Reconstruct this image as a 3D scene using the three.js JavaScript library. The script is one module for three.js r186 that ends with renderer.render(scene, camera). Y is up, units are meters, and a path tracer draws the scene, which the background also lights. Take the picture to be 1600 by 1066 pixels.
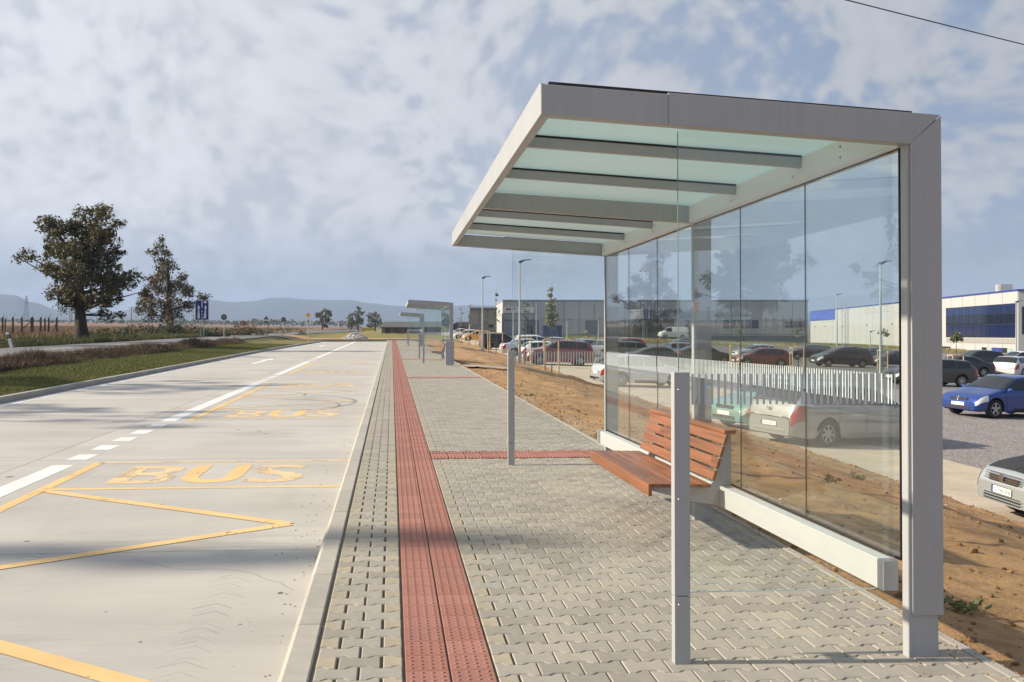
import * as THREE from 'three';
import { mergeGeometries } from 'three/addons/utils/BufferGeometryUtils.js';
import { RoundedBoxGeometry } from 'three/addons/geometries/RoundedBoxGeometry.js';
import { FontLoader } from 'three/addons/loaders/FontLoader.js';

// ---------------------------------------------------------------- random numbers and noise
function rng(seed) { let a = seed >>> 0; return () => { a = (a + 0x6d2b79f5) | 0; let t = Math.imul(a ^ (a >>> 15), 1 | a); t = (t + Math.imul(t ^ (t >>> 7), 61 | t)) ^ t; return ((t ^ (t >>> 14)) >>> 0) / 4294967296; }; }
const R0 = rng(7);
const PERM = new Float32Array(65536); { const r = rng(99); for (let i = 0; i < 65536; i++) PERM[i] = r(); }
const clamp = (x, a, b) => Math.min(b, Math.max(a, x)), lerp = (a, b, t) => a + (b - a) * t;
const sstep = (a, b, x) => { const t = clamp((x - a) / (b - a), 0, 1); return t * t * (3 - 2 * t); };
const hash = (x, y) => PERM[((Math.imul(x, 73856093) ^ Math.imul(y, 19349663)) >>> 0) % 65536 & 65535];
function vnoise(x, y, p) {
  const x0 = Math.floor(x), y0 = Math.floor(y), fx = x - x0, fy = y - y0, u = fx * fx * (3 - 2 * fx), v = fy * fy * (3 - 2 * fy);
  const m = (k) => (p ? ((k % p) + p) % p : k);
  const a = hash(m(x0), m(y0)), b = hash(m(x0 + 1), m(y0)), c = hash(m(x0), m(y0 + 1)), d = hash(m(x0 + 1), m(y0 + 1));
  return a + (b - a) * u + (c - a) * v + (a - b - c + d) * u * v;
}
function fbm(x, y, oct = 4, p = 0) { let s = 0, a = 0.5, n = 0; for (let i = 0; i < oct; i++) { s += a * vnoise(x + i * 17, y + i * 31, p); n += a; x *= 2; y *= 2; p *= 2; a *= 0.5; } return s / n; }

// ---------------------------------------------------------------- camera
const YAW = 0.0697, CY = 1.54, FPX = 1490, PX = 716, PY = 510;
const scene = new THREE.Scene();
const camera = new THREE.PerspectiveCamera(2 * Math.atan(533 / FPX) * 180 / Math.PI, 1600 / 1066, 0.1, 12000);
camera.position.set(0, CY, 0);
camera.rotation.set(0, -YAW, 0);
camera.setViewOffset(1600, 1066, 800 - PX, 533 - PY, 1600, 1066);
camera.updateProjectionMatrix();
const sinY = Math.sin(YAW), cosY = Math.cos(YAW);
// a point at a bearing (in the photograph's columns) and distance, on the ground plan
const plan = (u, d) => { const l = (u - PX) / FPX * d; return [d * sinY + l * cosY, -d * cosY + l * sinY]; };

// ---------------------------------------------------------------- sky, sun, air
const SUN = new THREE.Vector3(-0.885, 0.472, -0.045).normalize();
function skyColor(x, y, z) {
  if (y <= -0.01) return [0.22, 0.20, 0.17];
  const mu = x * SUN.x + y * SUN.y + z * SUN.z, glow = Math.pow(Math.max(0, mu * 0.5 + 0.5), 2.0), yy = Math.max(y, 0), t = Math.pow(1 - yy, 4), q = x + 0.35 * (z + 1), east = sstep(-0.30, 0.62, q);
  // clear air: deep blue above and away from the sun, pale and grey towards the horizon
  let r = lerp(0.13, 0.335, t) + 0.10 * glow, g = lerp(0.245, 0.415, t) + 0.10 * glow, b = lerp(0.49, 0.51, t) + 0.08 * glow;
  const k = 1 / (yy + 0.62), px = x * k, pz = z * k, w1 = vnoise(px * 5 + 7, pz * 5 + 3) - 0.5, w2 = vnoise(px * 5 + 57, pz * 5 + 31) - 0.5, qx = px + 0.10 * w1, qz = pz + 0.10 * w2;
  const big = fbm(qx * 2.2 + 13.3, qz * 2.2 + 4.1, 3), puff = fbm(qx * 15 + 20, qz * 15 + 8, 4), fine = fbm(qx * 46, qz * 46, 4);
  const hor = sstep(0.015, 0.13, yy + 0.02 * (big - 0.5)), hor2 = sstep(0.0, 0.16, yy);
  // an altocumulus sheet, closed towards the sun, breaking into puffs on the other side
  const dens = 0.40 * big + 0.66 * puff + 0.60 * (fine - 0.5) + lerp(0.17, -0.03, east) - 0.16 * sstep(0.60, 1.0, q) + 0.06 * (glow - 0.4);
  let cov = sstep(0.37, 0.67, dens); cov = lerp(0.46 + 0.2 * cov, lerp(0.78, 0.26, east) + lerp(0.21, 0.64, east) * cov, hor);
  const shadeK = sstep(0.30, 0.72, 0.40 * puff + 0.42 * fine + 0.26 * (1 - big)), lum = lerp(0.90, 1.09, shadeK) * lerp(1.0, 0.74, east) * (0.93 + 0.20 * glow);
  const streak = 1 + 0.22 * (fbm(px * 0.8 + 40, yy * 46 + px * 0.7, 3) - 0.5) * (1 - hor2);
  const cl = [0.68, 0.71, 0.765];
  r = lerp(r, cl[0] * lum * lerp(0.66, 1, hor), cov) * streak; g = lerp(g, cl[1] * lum * lerp(0.73, 1, hor), cov) * streak; b = lerp(b, cl[2] * lum * lerp(0.82, 1, hor), cov) * streak;
  return [r * 0.70, g * 0.70, b * 0.70];
}
{
  const W = 3072, H = 1536, data = new Float32Array(W * H * 4);
  for (let row = 0; row < H; row++) {
    const el = ((row + 0.5) / H - 0.5) * Math.PI, y = Math.sin(el), ch = Math.cos(el);
    for (let col = 0; col < W; col++) {
      const az = ((col + 0.5) / W - 0.5) * 2 * Math.PI, x = Math.cos(az) * ch, z = Math.sin(az) * ch, o = (row * W + col) * 4;
      const [r, g, b] = skyColor(x, y, z);
      data[o] = r; data[o + 1] = g; data[o + 2] = b; data[o + 3] = 1;
    }
  }
  const sky = new THREE.DataTexture(data, W, H, THREE.RGBAFormat, THREE.FloatType);
  sky.mapping = THREE.EquirectangularReflectionMapping; sky.magFilter = THREE.LinearFilter; sky.needsUpdate = true;
  scene.background = sky; scene.environment = sky;
}
const sun = new THREE.DirectionalLight(new THREE.Color().setRGB(1, 0.90, 0.74), 5.0);
sun.position.copy(SUN).multiplyScalar(200); sun.target.position.set(0, 0, -40); sun.position.z -= 40; scene.add(sun, sun.target);
sun.castShadow = true; sun.shadow.radius = 2.2; sun.shadow.mapSize.set(4096, 4096);
Object.assign(sun.shadow.camera, { left: -90, right: 90, top: 90, bottom: -90, near: 1, far: 500 });
scene.fog = new THREE.FogExp2(new THREE.Color().setRGB(0.52, 0.65, 0.90), 0.00022);
const renderer = new THREE.WebGLRenderer({ antialias: true });
renderer.toneMapping = THREE.LinearToneMapping;
renderer.toneMappingExposure = 1.5;
renderer.shadowMap.enabled = true;

// ---------------------------------------------------------------- names and labels
const used = new Map();
function numbered(n) { const k = used.get(n) ?? 0; used.set(n, k + 1); return k ? n + '_' + String(k).padStart(3, '0') : n; }
function tag(o, label, category, group) { o.userData.label = label; o.userData.category = category; if (group) o.userData.group = group; return o; }
function thing(name, label, category, x = 0, y = 0, z = 0, turn = 0, group) {
  const o = new THREE.Group(); o.name = numbered(name); o.position.set(x, y, z); o.rotation.y = turn; scene.add(o); return tag(o, label, category, group);
}
function structure(name, geo, mat) {
  const o = geo ? new THREE.Mesh(geo, mat) : new THREE.Group(); o.name = name; o.userData.kind = 'structure'; scene.add(o); return shade(o);
}
function shade(o) { o.castShadow = true; o.receiveShadow = true; return o; }
function part(name, geo, mat, parent, x = 0, y = 0, z = 0) {
  const m = shade(new THREE.Mesh(Array.isArray(geo) ? merge(geo) : geo, mat)); m.name = name; m.position.set(x, y, z); parent.add(m); return m;
}
function partGroup(name, parent, x = 0, y = 0, z = 0) { const g = new THREE.Group(); g.name = name; g.position.set(x, y, z); parent.add(g); return g; }
function merge(list) { return mergeGeometries(list.map((g) => { const h = g.index ? g.toNonIndexed() : g; for (const k of Object.keys(h.attributes)) if (!['position', 'normal', 'uv'].includes(k)) h.deleteAttribute(k); return h; })); }
const bx = (w, h, d, x = 0, y = 0, z = 0) => new THREE.BoxGeometry(w, h, d).translate(x, y, z);
const rb = (w, h, d, x = 0, y = 0, z = 0, r = 0.006) => new RoundedBoxGeometry(w, h, d, 1, r).translate(x, y, z);
const cyl = (r0, r1, h, x = 0, y = 0, z = 0, n = 12) => new THREE.CylinderGeometry(r1, r0, h, n).translate(x, y + h / 2, z);
function rod(a, b, r0, r1 = r0, n = 8) {
  const A = new THREE.Vector3(...a), B = new THREE.Vector3(...b), d = B.clone().sub(A), g = new THREE.CylinderGeometry(r1, r0, d.length(), n, 1);
  g.applyQuaternion(new THREE.Quaternion().setFromUnitVectors(new THREE.Vector3(0, 1, 0), d.normalize())); return g.translate((A.x + B.x) / 2, (A.y + B.y) / 2, (A.z + B.z) / 2);
}
// polygon in the x-y plane given a thickness along z
function slab(pts, z0, z1, bevel = 0) {
  const s = new THREE.Shape(pts.map((p) => new THREE.Vector2(...p)));
  const g = new THREE.ExtrudeGeometry(s, { depth: z1 - z0 - 2 * bevel, bevelEnabled: bevel > 0, bevelSize: bevel, bevelThickness: bevel, bevelOffset: -bevel, bevelSegments: 1 });
  return g.translate(0, 0, z0 + bevel);
}

// ---------------------------------------------------------------- textures
function tex(size, fn, srgb = false) {
  const d = new Uint8Array(size * size * 4);
  for (let j = 0; j < size; j++) for (let i = 0; i < size; i++) { const c = fn(i / size, j / size, i, j), o = (j * size + i) * 4; for (let k = 0; k < 3; k++) d[o + k] = clamp(c[k], 0, 1) * 255; d[o + 3] = 255; }
  const t = new THREE.DataTexture(d, size, size, THREE.RGBAFormat); t.wrapS = t.wrapT = THREE.RepeatWrapping; t.magFilter = THREE.LinearFilter; t.minFilter = THREE.LinearMipmapLinearFilter; t.generateMipmaps = true;
  if (srgb) t.colorSpace = THREE.SRGBColorSpace; t.needsUpdate = true; return t;
}
const rep = (t, sx, sy = sx) => { const c = t.clone(); c.repeat.set(sx, sy); c.needsUpdate = true; return c; };
const grey = (v) => [v, v, v];
const TX = {};
{ // a speckled grain, the same in every channel, around 0.8
  const r = rng(5);
  TX.grain = tex(512, (u, v) => grey(0.66 + 0.22 * fbm(u * 8, v * 8, 4, 8) + 0.16 * (r() - 0.5) + 0.06));
  TX.soft = tex(512, (u, v) => grey(0.62 + 0.36 * fbm(u * 4, v * 4, 6, 4)));
  TX.concrete = tex(1024, (u, v) => { // brushed across, blotched, faint dirt
    const brush = vnoise(u * 24, v * 512, 0) , blot = fbm(u * 6, v * 6, 5, 6), b2 = fbm(u * 3 + 5, v * 22, 4, 0), spot = r() > 0.9985 ? 0.25 : 0;
    const k = 0.66 + 0.28 * blot + 0.05 * (brush - 0.5) + 0.13 * (b2 - 0.5) - spot; return [k, k * 0.99, k * 0.975];
  });
  TX.dirt = tex(1024, (u, v) => {
    const a = fbm(u * 8, v * 8, 6, 8), b = fbm(u * 40, v * 40, 3, 40), st = r() > 0.997 ? 0.35 : 0, k = 0.40 + 0.42 * a + 0.30 * (b - 0.5) + 0.12 * (r() - 0.5) + st;
    return [k, k * (0.97 + 0.10 * (a - 0.5)), k * (0.95 + 0.2 * (a - 0.5)) + st * 0.3];
  });
  TX.gravel = tex(512, (u, v) => { const c = fbm(u * 64, v * 64, 2, 64), a = fbm(u * 5, v * 5, 4, 5), k = 0.25 + 0.85 * c + 0.25 * (r() - 0.5) + 0.25 * (a - 0.5); return [k, k * 0.95, k * 0.93]; });
  TX.grass = tex(1024, (u, v) => {
    const a = fbm(u * 5, v * 5, 5, 5), b = fbm(u * 90, v * 90, 2, 90), k = 0.45 + 0.6 * (b - 0.3) + 0.2 * (r() - 0.5), dry = sstep(0.48, 0.72, a + 0.25 * (b - 0.5));
    return [k * lerp(0.60, 1.0, dry), k * lerp(0.72, 0.80, dry), k * lerp(0.20, 0.36, dry)];
  });
  TX.field = tex(1024, (u, v) => { const a = fbm(u * 4, v * 4, 5, 4), b = fbm(u * 60, v * 120, 2, 60), k = 0.55 + 0.35 * (a - 0.5) + 0.5 * (b - 0.5); return [k, k * lerp(0.62, 0.72, a), k * lerp(0.40, 0.50, a)]; });
  TX.asphalt = tex(512, (u, v) => { const a = fbm(u * 4, v * 4, 4, 4), k = 0.55 + 0.35 * (a - 0.5) + 0.4 * (r() - 0.5); return [k, k * 0.98, k * 0.97]; });
  TX.wood = tex(512, (u, v) => { const w = fbm(u * 2, v * 20, 3, 0), g = vnoise(u * 5, v * 150 + 6 * w, 0), k = 0.52 + 0.4 * (w - 0.5) + 0.30 * (g - 0.5) + 0.1 * (r() - 0.5); return [k * 1.05, k * lerp(0.9, 1.0, w), k * lerp(0.75, 0.95, w)]; });
  TX.wear = tex(512, (u, v) => { const a = fbm(u * 5, v * 5, 5, 5), b = fbm(u * 60, v * 60, 2, 60); return grey(sstep(0.20, 0.50, 0.55 * a + 0.45 * b)); });
  TX.film = tex(512, (u, v) => { const a = fbm(u * 4, v * 4, 5, 4), st = vnoise(u * 60, v * 2.5, 0), k = 0.86 + 0.14 * a + 0.05 * (st - 0.5) + 0.03 * (r() - 0.5); return [k, k * 0.995, k * 0.985]; });
  TX.bark = tex(256, (u, v) => grey(0.35 + 0.6 * fbm(u * 12, v * 3, 4, 0)));
}
const std = (c, rough = 0.8, o = {}) => new THREE.MeshStandardMaterial({ color: new THREE.Color().setRGB(...c), roughness: rough, side: THREE.DoubleSide, ...o });
const phy = (c, rough, o = {}) => new THREE.MeshPhysicalMaterial({ color: new THREE.Color().setRGB(...c), roughness: rough, side: THREE.DoubleSide, ...o });
const tint = (m, k) => { const c = m.clone(); c.color.multiplyScalar(k); return c; };
const M = {
  paint: phy([0.385, 0.388, 0.392], 0.42, { map: TX.film, bumpMap: rep(TX.grain, 6), bumpScale: 0.0003 }),
  paintRailLit: phy([0.48, 0.485, 0.48], 0.40, { map: TX.film }), paintHeadLit: phy([0.74, 0.745, 0.72], 0.40),  // same frame paint, lightened for sun on the rail and frosted-roof light on the head beam
  seam: std([0.03, 0.03, 0.03], 0.7), black: std([0.012, 0.012, 0.013], 0.55), rubber: std([0.018, 0.018, 0.019], 0.85), steel: std([0.55, 0.55, 0.55], 0.35, { metalness: 0.9 }),
  galv: std([0.42, 0.43, 0.44], 0.5, { metalness: 0.35 }),
  glass: phy([0.965, 0.985, 0.975], 0.0, { transmission: 1, thickness: 0, ior: 1.5 }),
  frost: phy([0.57, 0.70, 0.69], 0.92, { transmission: 0.85, thickness: 0 }),
  frit: std([0.52, 0.56, 0.575], 0.6),
  white: std([0.78, 0.77, 0.74], 0.6, { bumpMap: rep(TX.grain, 3), bumpScale: 0.001 }),
  lineWhite: std([0.84, 0.83, 0.80], 0.75, { alphaMap: rep(TX.wear, 0.8), alphaTest: 0.12, map: TX.grain }),
  lineYellow: std([0.84, 0.555, 0.235], 0.75, { alphaMap: rep(TX.wear, 0.8), alphaTest: 0.46, map: TX.grain }),
  lineFaded: std([0.80, 0.59, 0.33], 0.8, { alphaMap: rep(TX.wear, 1.1), alphaTest: 0.90, map: TX.grain }),
  concrete: std([0.53, 0.50, 0.455], 0.85, { map: rep(TX.concrete, 0.14), bumpMap: rep(TX.concrete, 0.55), bumpScale: 0.0025 }),
  dirt: std([0.58, 0.34, 0.15], 0.97, { map: rep(TX.dirt, 0.3), bumpMap: rep(TX.dirt, 0.9), bumpScale: 0.022 }),
  gravel: std([0.41, 0.375, 0.355], 0.95, { map: rep(TX.gravel, 0.5), bumpMap: rep(TX.gravel, 0.5), bumpScale: 0.03 }),
  beige: std([0.60, 0.50, 0.38], 0.95, { map: rep(TX.concrete, 0.3), bumpMap: rep(TX.dirt, 0.8), bumpScale: 0.015 }),
  grass: std([0.40, 0.33, 0.21], 0.95, { map: rep(TX.grass, 0.16), bumpMap: rep(TX.grass, 0.5), bumpScale: 0.04 }),
  field: std([0.33, 0.27, 0.185], 0.95, { map: rep(TX.field, 0.035), bumpMap: rep(TX.field, 0.2), bumpScale: 0.06 }),
  asphalt: std([0.26, 0.255, 0.25], 0.9, { map: rep(TX.asphalt, 0.22), bumpMap: rep(TX.asphalt, 1), bumpScale: 0.004 }),
  asphaltDark: std([0.13, 0.13, 0.13], 0.9, { map: rep(TX.asphalt, 0.22), bumpMap: rep(TX.asphalt, 1), bumpScale: 0.004 }),
  wood: phy([0.40, 0.158, 0.062], 0.45, { map: TX.wood, bumpMap: TX.wood, bumpScale: 0.0012, clearcoat: 0.25, clearcoatRoughness: 0.35 }),
  stake: std([0.60, 0.43, 0.25], 0.85, { map: rep(TX.soft, 2) }),
  bark: std([0.075, 0.058, 0.045], 0.95, { map: TX.bark, bumpMap: TX.bark, bumpScale: 0.04 }),
  kerb: std([0.45, 0.415, 0.355], 0.9, { map: rep(TX.grain, 2), bumpMap: rep(TX.grain, 5), bumpScale: 0.0012 }),
  oldConcrete: std([0.20, 0.18, 0.155], 0.95, { map: rep(TX.soft, 1) }),
};
M.lineYellow.map = M.lineWhite.map = M.lineFaded.map = rep(TX.soft, 0.5);

// ---------------------------------------------------------------- the lie of the land
const carPark = (x, z) => -1.30 + 0.0088 * (clamp(-z, -10, 150) - 21) - 0.033 * (clamp(x, 9, 140) - 10);
const DX = 9.0;                                           // where the bare earth meets the car park
const kx = (z) => -8.45 + 0.9 * sstep(55, 105, -z);       // left kerb of the bus bay
function land(x, z) {
  const s = -z;
  if (x > 2.74) { const t = clamp((x - 2.74) / (DX - 2.74), 0, 1); return lerp(-0.03, carPark(Math.max(x, DX), z), Math.pow(t, 1.75)); }
  if (x > -8) return -0.05;
  const r = Math.hypot(x, z), rise = Math.max(0, r - 150) * 0.0054 * clamp((-x / r - 0.05) / 0.28, 0, 1);
  if (x > -12) return lerp(0.0, 0.12, clamp((-8.5 - x) / 3.5, 0, 1)) + rise;
  if (x > -13.2) return lerp(0.12, 0.43, sstep(-12, -13.2, x)) + rise;
  if (x > -19) return 0.44 + rise;
  return lerp(0.44, 0.62, sstep(-19, -24, x)) + rise;
}
function patch(xs, zs, yf, warp) {
  const nx = xs.length, nz = zs.length, p = new Float32Array(nx * nz * 3), uv = new Float32Array(nx * nz * 2), idx = [];
  for (let j = 0; j < nz; j++) for (let i = 0; i < nx; i++) {
    const z = zs[j], x = warp ? warp(xs[i], z) : xs[i], o = j * nx + i; p[o * 3] = x; p[o * 3 + 1] = yf(x, z); p[o * 3 + 2] = z; uv[o * 2] = x; uv[o * 2 + 1] = -z;
    if (i < nx - 1 && j < nz - 1) idx.push(o, o + 1, o + nx, o + 1, o + nx + 1, o + nx);
  }
  const g = new THREE.BufferGeometry(); g.setAttribute('position', new THREE.BufferAttribute(p, 3)); g.setAttribute('uv', new THREE.BufferAttribute(uv, 2)); g.setIndex(idx); g.computeVertexNormals();
  return g;
}
const span = (a, b, n, pow = 1) => Array.from({ length: n + 1 }, (_, i) => a + (b - a) * Math.pow(i / n, pow));
// ================================================================ SETTING
{ // one great sheet under everything, sunk under the patches that are laid near the road
  const c = []; for (let i = -44; i <= 44; i++) c.push(Math.sign(i) * Math.pow(Math.abs(i) / 44, 2.4) * 5200);
  const near = (x, z) => (sstep(330, 240, Math.abs(x)) * sstep(520, 440, -z) * sstep(90, 40, z));
  structure('ground', patch(c, c.map((z) => z - 20).reverse(), (x, z) => land(clamp(x, -5000, 140), z) - 0.1 - 7.0 * near(x, z)), M.field);
}
{ // hills along the horizon: several overlapping ridges with depth
  const ridge = (rows, name, dist, depth, col) => {
    const prof = (u) => { let i = 0; while (i < rows.length - 2 && u > rows[i + 1][0]) i++; const t = sstep(0, 1, clamp((u - rows[i][0]) / (rows[i + 1][0] - rows[i][0]), 0, 1)); return lerp(rows[i][1], rows[i + 1][1], t); };
    const us = span(rows[0][0], rows[rows.length - 1][0], 240), ks = span(0, 1, 26), p = [], idx = [];
    ks.forEach((k) => us.forEach((u) => {
      const d = dist + depth * k, [x, z] = plan(u, d), h = (PY - prof(u)) / FPX * (dist + depth * 0.62);
      const f = Math.sin(Math.min(1, k / 0.62) * Math.PI / 2) * (k > 0.62 ? 1 - sstep(0.62, 1, k) : 1);
      const rough = (fbm(x / 260, z / 260, 5) - 0.5) * h * 0.55 * (k < 0.6 ? 1 - k / 0.6 : 0) + (fbm(x / 60, z / 60, 3) - 0.5) * 4 * f;
      p.push(x, Math.max(-30, (1.54 + h) * f + rough * f - 30 * (1 - Math.min(1, k * 12))), z);
    }));
    const n = us.length; for (let j = 0; j < ks.length - 1; j++) for (let i = 0; i < n - 1; i++) { const o = j * n + i; idx.push(o, o + 1, o + n, o + 1, o + n + 1, o + n); }
    const g = new THREE.BufferGeometry(); g.setAttribute('position', new THREE.Float32BufferAttribute(p, 3)); g.setIndex(idx); g.computeVertexNormals();
    structure(name, g, std(col, 1));
  };
  ridge([[-700, 470], [-300, 452], [-60, 462], [0, 460], [20, 461], [50, 472], [90, 484], [150, 487], [215, 494], [300, 500], [500, 504], [700, 506]], 'hills_left', 3300, 700, [0.045, 0.062, 0.06]);
  ridge([[120, 500], [190, 486], [215, 481], [255, 478], [300, 471], [330, 469], [360, 472], [395, 471], [420, 466], [440, 465], [480, 468], [520, 469], [545, 469], [580, 474], [620, 478], [655, 480], [690, 481], [712, 478], [740, 477], [800, 478], [900, 476], [1000, 470], [1080, 473], [1160, 480], [1300, 490], [1500, 488], [1900, 480], [2300, 500]], 'hills', 3900, 800, [0.045, 0.062, 0.06]);
}
// bus bay: brushed concrete slabs with open joints
const bay = structure('bus_bay');
const RY = -0.13;
{
  part('slab_bed', patch([-8.5, -0.48], [8, -106], () => RY - 0.03), std([0.06, 0.055, 0.05], 1), bay);
  const lanes = [[-8.42, -4.42], [-4.42, -0.462]];
  for (let k = -2; k < 21; k++) for (const [x0, x1] of lanes) {
    const z1 = -2.2 - 5 * k, z0 = z1 - 5, w = x1 - x0 - 0.010, d = 4.990, cx = (x0 + x1) / 2, cz = (z0 + z1) / 2;
    const g = bx(w, 0.026, d, 0, 0, 0), uv = g.attributes.uv, p = g.attributes.position;
    for (let i = 0; i < uv.count; i++) uv.setXY(i, p.getX(i) + cx * 1.0 + (k * 3.37 % 7), -(p.getZ(i) + cz) + x0 * 2.3);
    part('concrete_slab', g, [M.concrete, tint(M.concrete, 0.97), tint(M.concrete, 1.02)][((k * 2 + (x0 > -5 ? 1 : 0)) % 3 + 3) % 3], bay, cx, RY - 0.013, cz);
  }
  const flat = (pts) => { const s = new THREE.Shape(pts.map(([x, z]) => new THREE.Vector2(x, -z))); return new THREE.ShapeGeometry(s).rotateX(-Math.PI / 2); };
  const line = (a, b, w) => { const dx = b[0] - a[0], dz = b[1] - a[1], l = Math.hypot(dx, dz), nx = -dz / l * w / 2, nz = dx / l * w / 2; return flat([[a[0] + nx, a[1] + nz], [b[0] + nx, b[1] + nz], [b[0] - nx, b[1] - nz], [a[0] - nx, a[1] - nz]]); };
  const mark = (name, g, m, dy = 0.0024) => part(name, g, m, bay, 0, RY + dy, 0);
  const WX = -3.93;
  for (const [a, b] of [[6, -11.75], [-17.05, -28.5], [-33.5, -45.5], [-50.5, -104]]) mark('white_lane_line', line([WX, a], [WX, b], 0.25), M.lineWhite);
  for (const z0 of [-12.2, -28.95, -46.0]) for (let i = 0; i < 5; i++) mark('white_lane_dash', line([WX, z0 - i * 0.965], [WX, z0 - i * 0.965 - 0.52], 0.26), M.lineWhite);
  { // white edge line along the left kerb
    const pts = [], back = []; for (let z = 6; z >= -104; z -= 5) { pts.push([kx(z) + 0.36, z]); back.unshift([kx(z) + 0.14, z]); } mark('white_edge_line', flat([...pts, ...back]), std([0.80, 0.78, 0.74], 0.8, { map: M.lineWhite.map, alphaMap: M.lineFaded.alphaMap, alphaTest: 0.40 }));
  }
  mark('white_lane_arrow', flat([[-6.3, -43], [-6.05, -43], [-6.05, -47.5], [-5.8, -47.5], [-6.175, -50], [-6.55, -47.5], [-6.3, -47.5]]), M.lineWhite);
  mark('white_lane_arrow', flat([[-6.0, -78], [-5.75, -78], [-5.75, -82], [-5.5, -82], [-5.875, -84], [-6.25, -82], [-6.0, -82]]), M.lineWhite);
  // yellow bus stop boxes and zigzags
  const YX = -3.56, YR = -0.86;
  const font = await new FontLoader().loadAsync('fonts/droid/droid_sans_bold.typeface.json');
  const letter = (ch, x, z0, z1, w) => {
    const g = new THREE.ShapeGeometry(font.generateShapes(ch, 1), 8); g.computeBoundingBox(); const b = g.boundingBox;
    g.translate(-b.min.x, -b.min.y, 0).scale(w / (b.max.x - b.min.x), (z0 - z1) / (b.max.y - b.min.y), 1).rotateX(-Math.PI / 2).translate(x - w / 2, 0, z0); return g;
  };
  const busBox = (zn, zf, mats) => {
    mark('yellow_box_line', line([YX, zn], [-0.5, zn], 0.10), mats[0]); mark('yellow_box_line', line([YX, zf], [-0.5, zf], 0.10), mats[1]);
    const m = (zn - zf) * 0.16; [['B', -2.72, 0.66], ['U', -1.99, 0.66], ['S', -1.30, 0.62]].forEach(([c, x, w], i) => mark('bus_letter', letter(c, x, zn - m, zf + m, w), mats[i === 1 ? 2 : 3]));
  };
  const Y = M.lineYellow, F = M.lineFaded;
  busBox(-10.02, -11.92, [Y, F, Y, F]);
  mark('yellow_side_line', line([YX, 6], [YX, -11.95], 0.12), Y);
  const zz = [[YX, -9.95], [YR, -8.12], [YX, -6.18], [YR, -4.30], [YX, -2.40], [YR, -0.5], [YX, 1.4]];
  for (let i = 0; i < zz.length - 1; i++) mark('yellow_zigzag', line(zz[i], zz[i + 1], 0.125), Y, i % 2 ? 0.0042 : 0.0052);
  mark('yellow_side_line', line([YX, -17.1], [YX, -28.3], 0.12), Y);
  busBox(-17.4, -19.4, [F, F, Y, F]); busBox(-26.2, -28.2, [F, F, F, F]);
  for (const [a, b] of [[[YX, -19.5], [YR, -21.3]], [[YR, -21.3], [YX, -23]], [[YX, -23], [YR, -24.7]], [[YR, -24.7], [YX, -26.2]]]) mark('yellow_zigzag', line(a, b, 0.12), F, 0.0042);
  mark('yellow_side_line', line([YX, -33.6], [YX, -45.4], 0.12), Y); busBox(-34, -36, [F, F, F, F]); busBox(-43, -45, [F, F, F, F]);
  mark('yellow_side_line', line([YX, -50.6], [YX, -64], 0.12), F);
  // worn tyre tracks: tread chevrons and a turning scuff left in the cement film
  const cv = document.createElement('canvas'); cv.width = 256; cv.height = 1024; const c = cv.getContext('2d'), r = rng(31);
  c.fillStyle = '#000'; c.fillRect(0, 0, 256, 1024);
  for (let k = 0; k < 62; k++) { const y = k * 17 + r() * 4; c.strokeStyle = `rgba(255,255,255,${0.02 + 0.24 * Math.pow(r(), 2) * Math.sin(Math.PI * k / 62)})`; c.lineWidth = 3 + r() * 3; c.beginPath(); c.moveTo(20 + r() * 50, y + 16 - r() * 8); c.lineTo(116 + r() * 18, y - 8); if (r() > 0.45) c.lineTo(190 + r() * 44, y + 14 + r() * 6); c.stroke(); }
  const tr = new THREE.CanvasTexture(cv);
  const tread = std([0.17, 0.16, 0.145], 0.9, { alphaMap: tr, transparent: true });
  const track = (x, z, w, l, turn) => { const g = new THREE.PlaneGeometry(w, l).rotateX(-Math.PI / 2).rotateY(turn); const m = part('tyre_track', g, tread, bay, x, RY + 0.0012, z); return m; };
  track(-1.05, -6.4, 0.34, 4.6, 0.02); track(-2.55, -7.6, 0.34, 3.0, -0.12); track(-1.02, -9.9, 0.30, 2.4, 0.05); track(-2.9, -8.6, 0.3, 2.2, 0.2);
  const ring = (cx, cz, rad, a0, a1, w) => { const g = new THREE.RingGeometry(rad - w / 2, rad + w / 2, 40, 1, a0, a1 - a0).rotateX(-Math.PI / 2); return part('tyre_scuff', g, std([0.20, 0.19, 0.18], 0.9, { transparent: true, opacity: 0.34 }), bay, cx, RY + 0.0016, cz); };
  ring(-3.4, -21.2, 2.6, -1.0, 1.05, 0.10); ring(-3.0, -20.2, 1.9, -0.9, 1.3, 0.07); ring(-3.6, -23.4, 1.5, -0.2, 1.6, 0.07);
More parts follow.
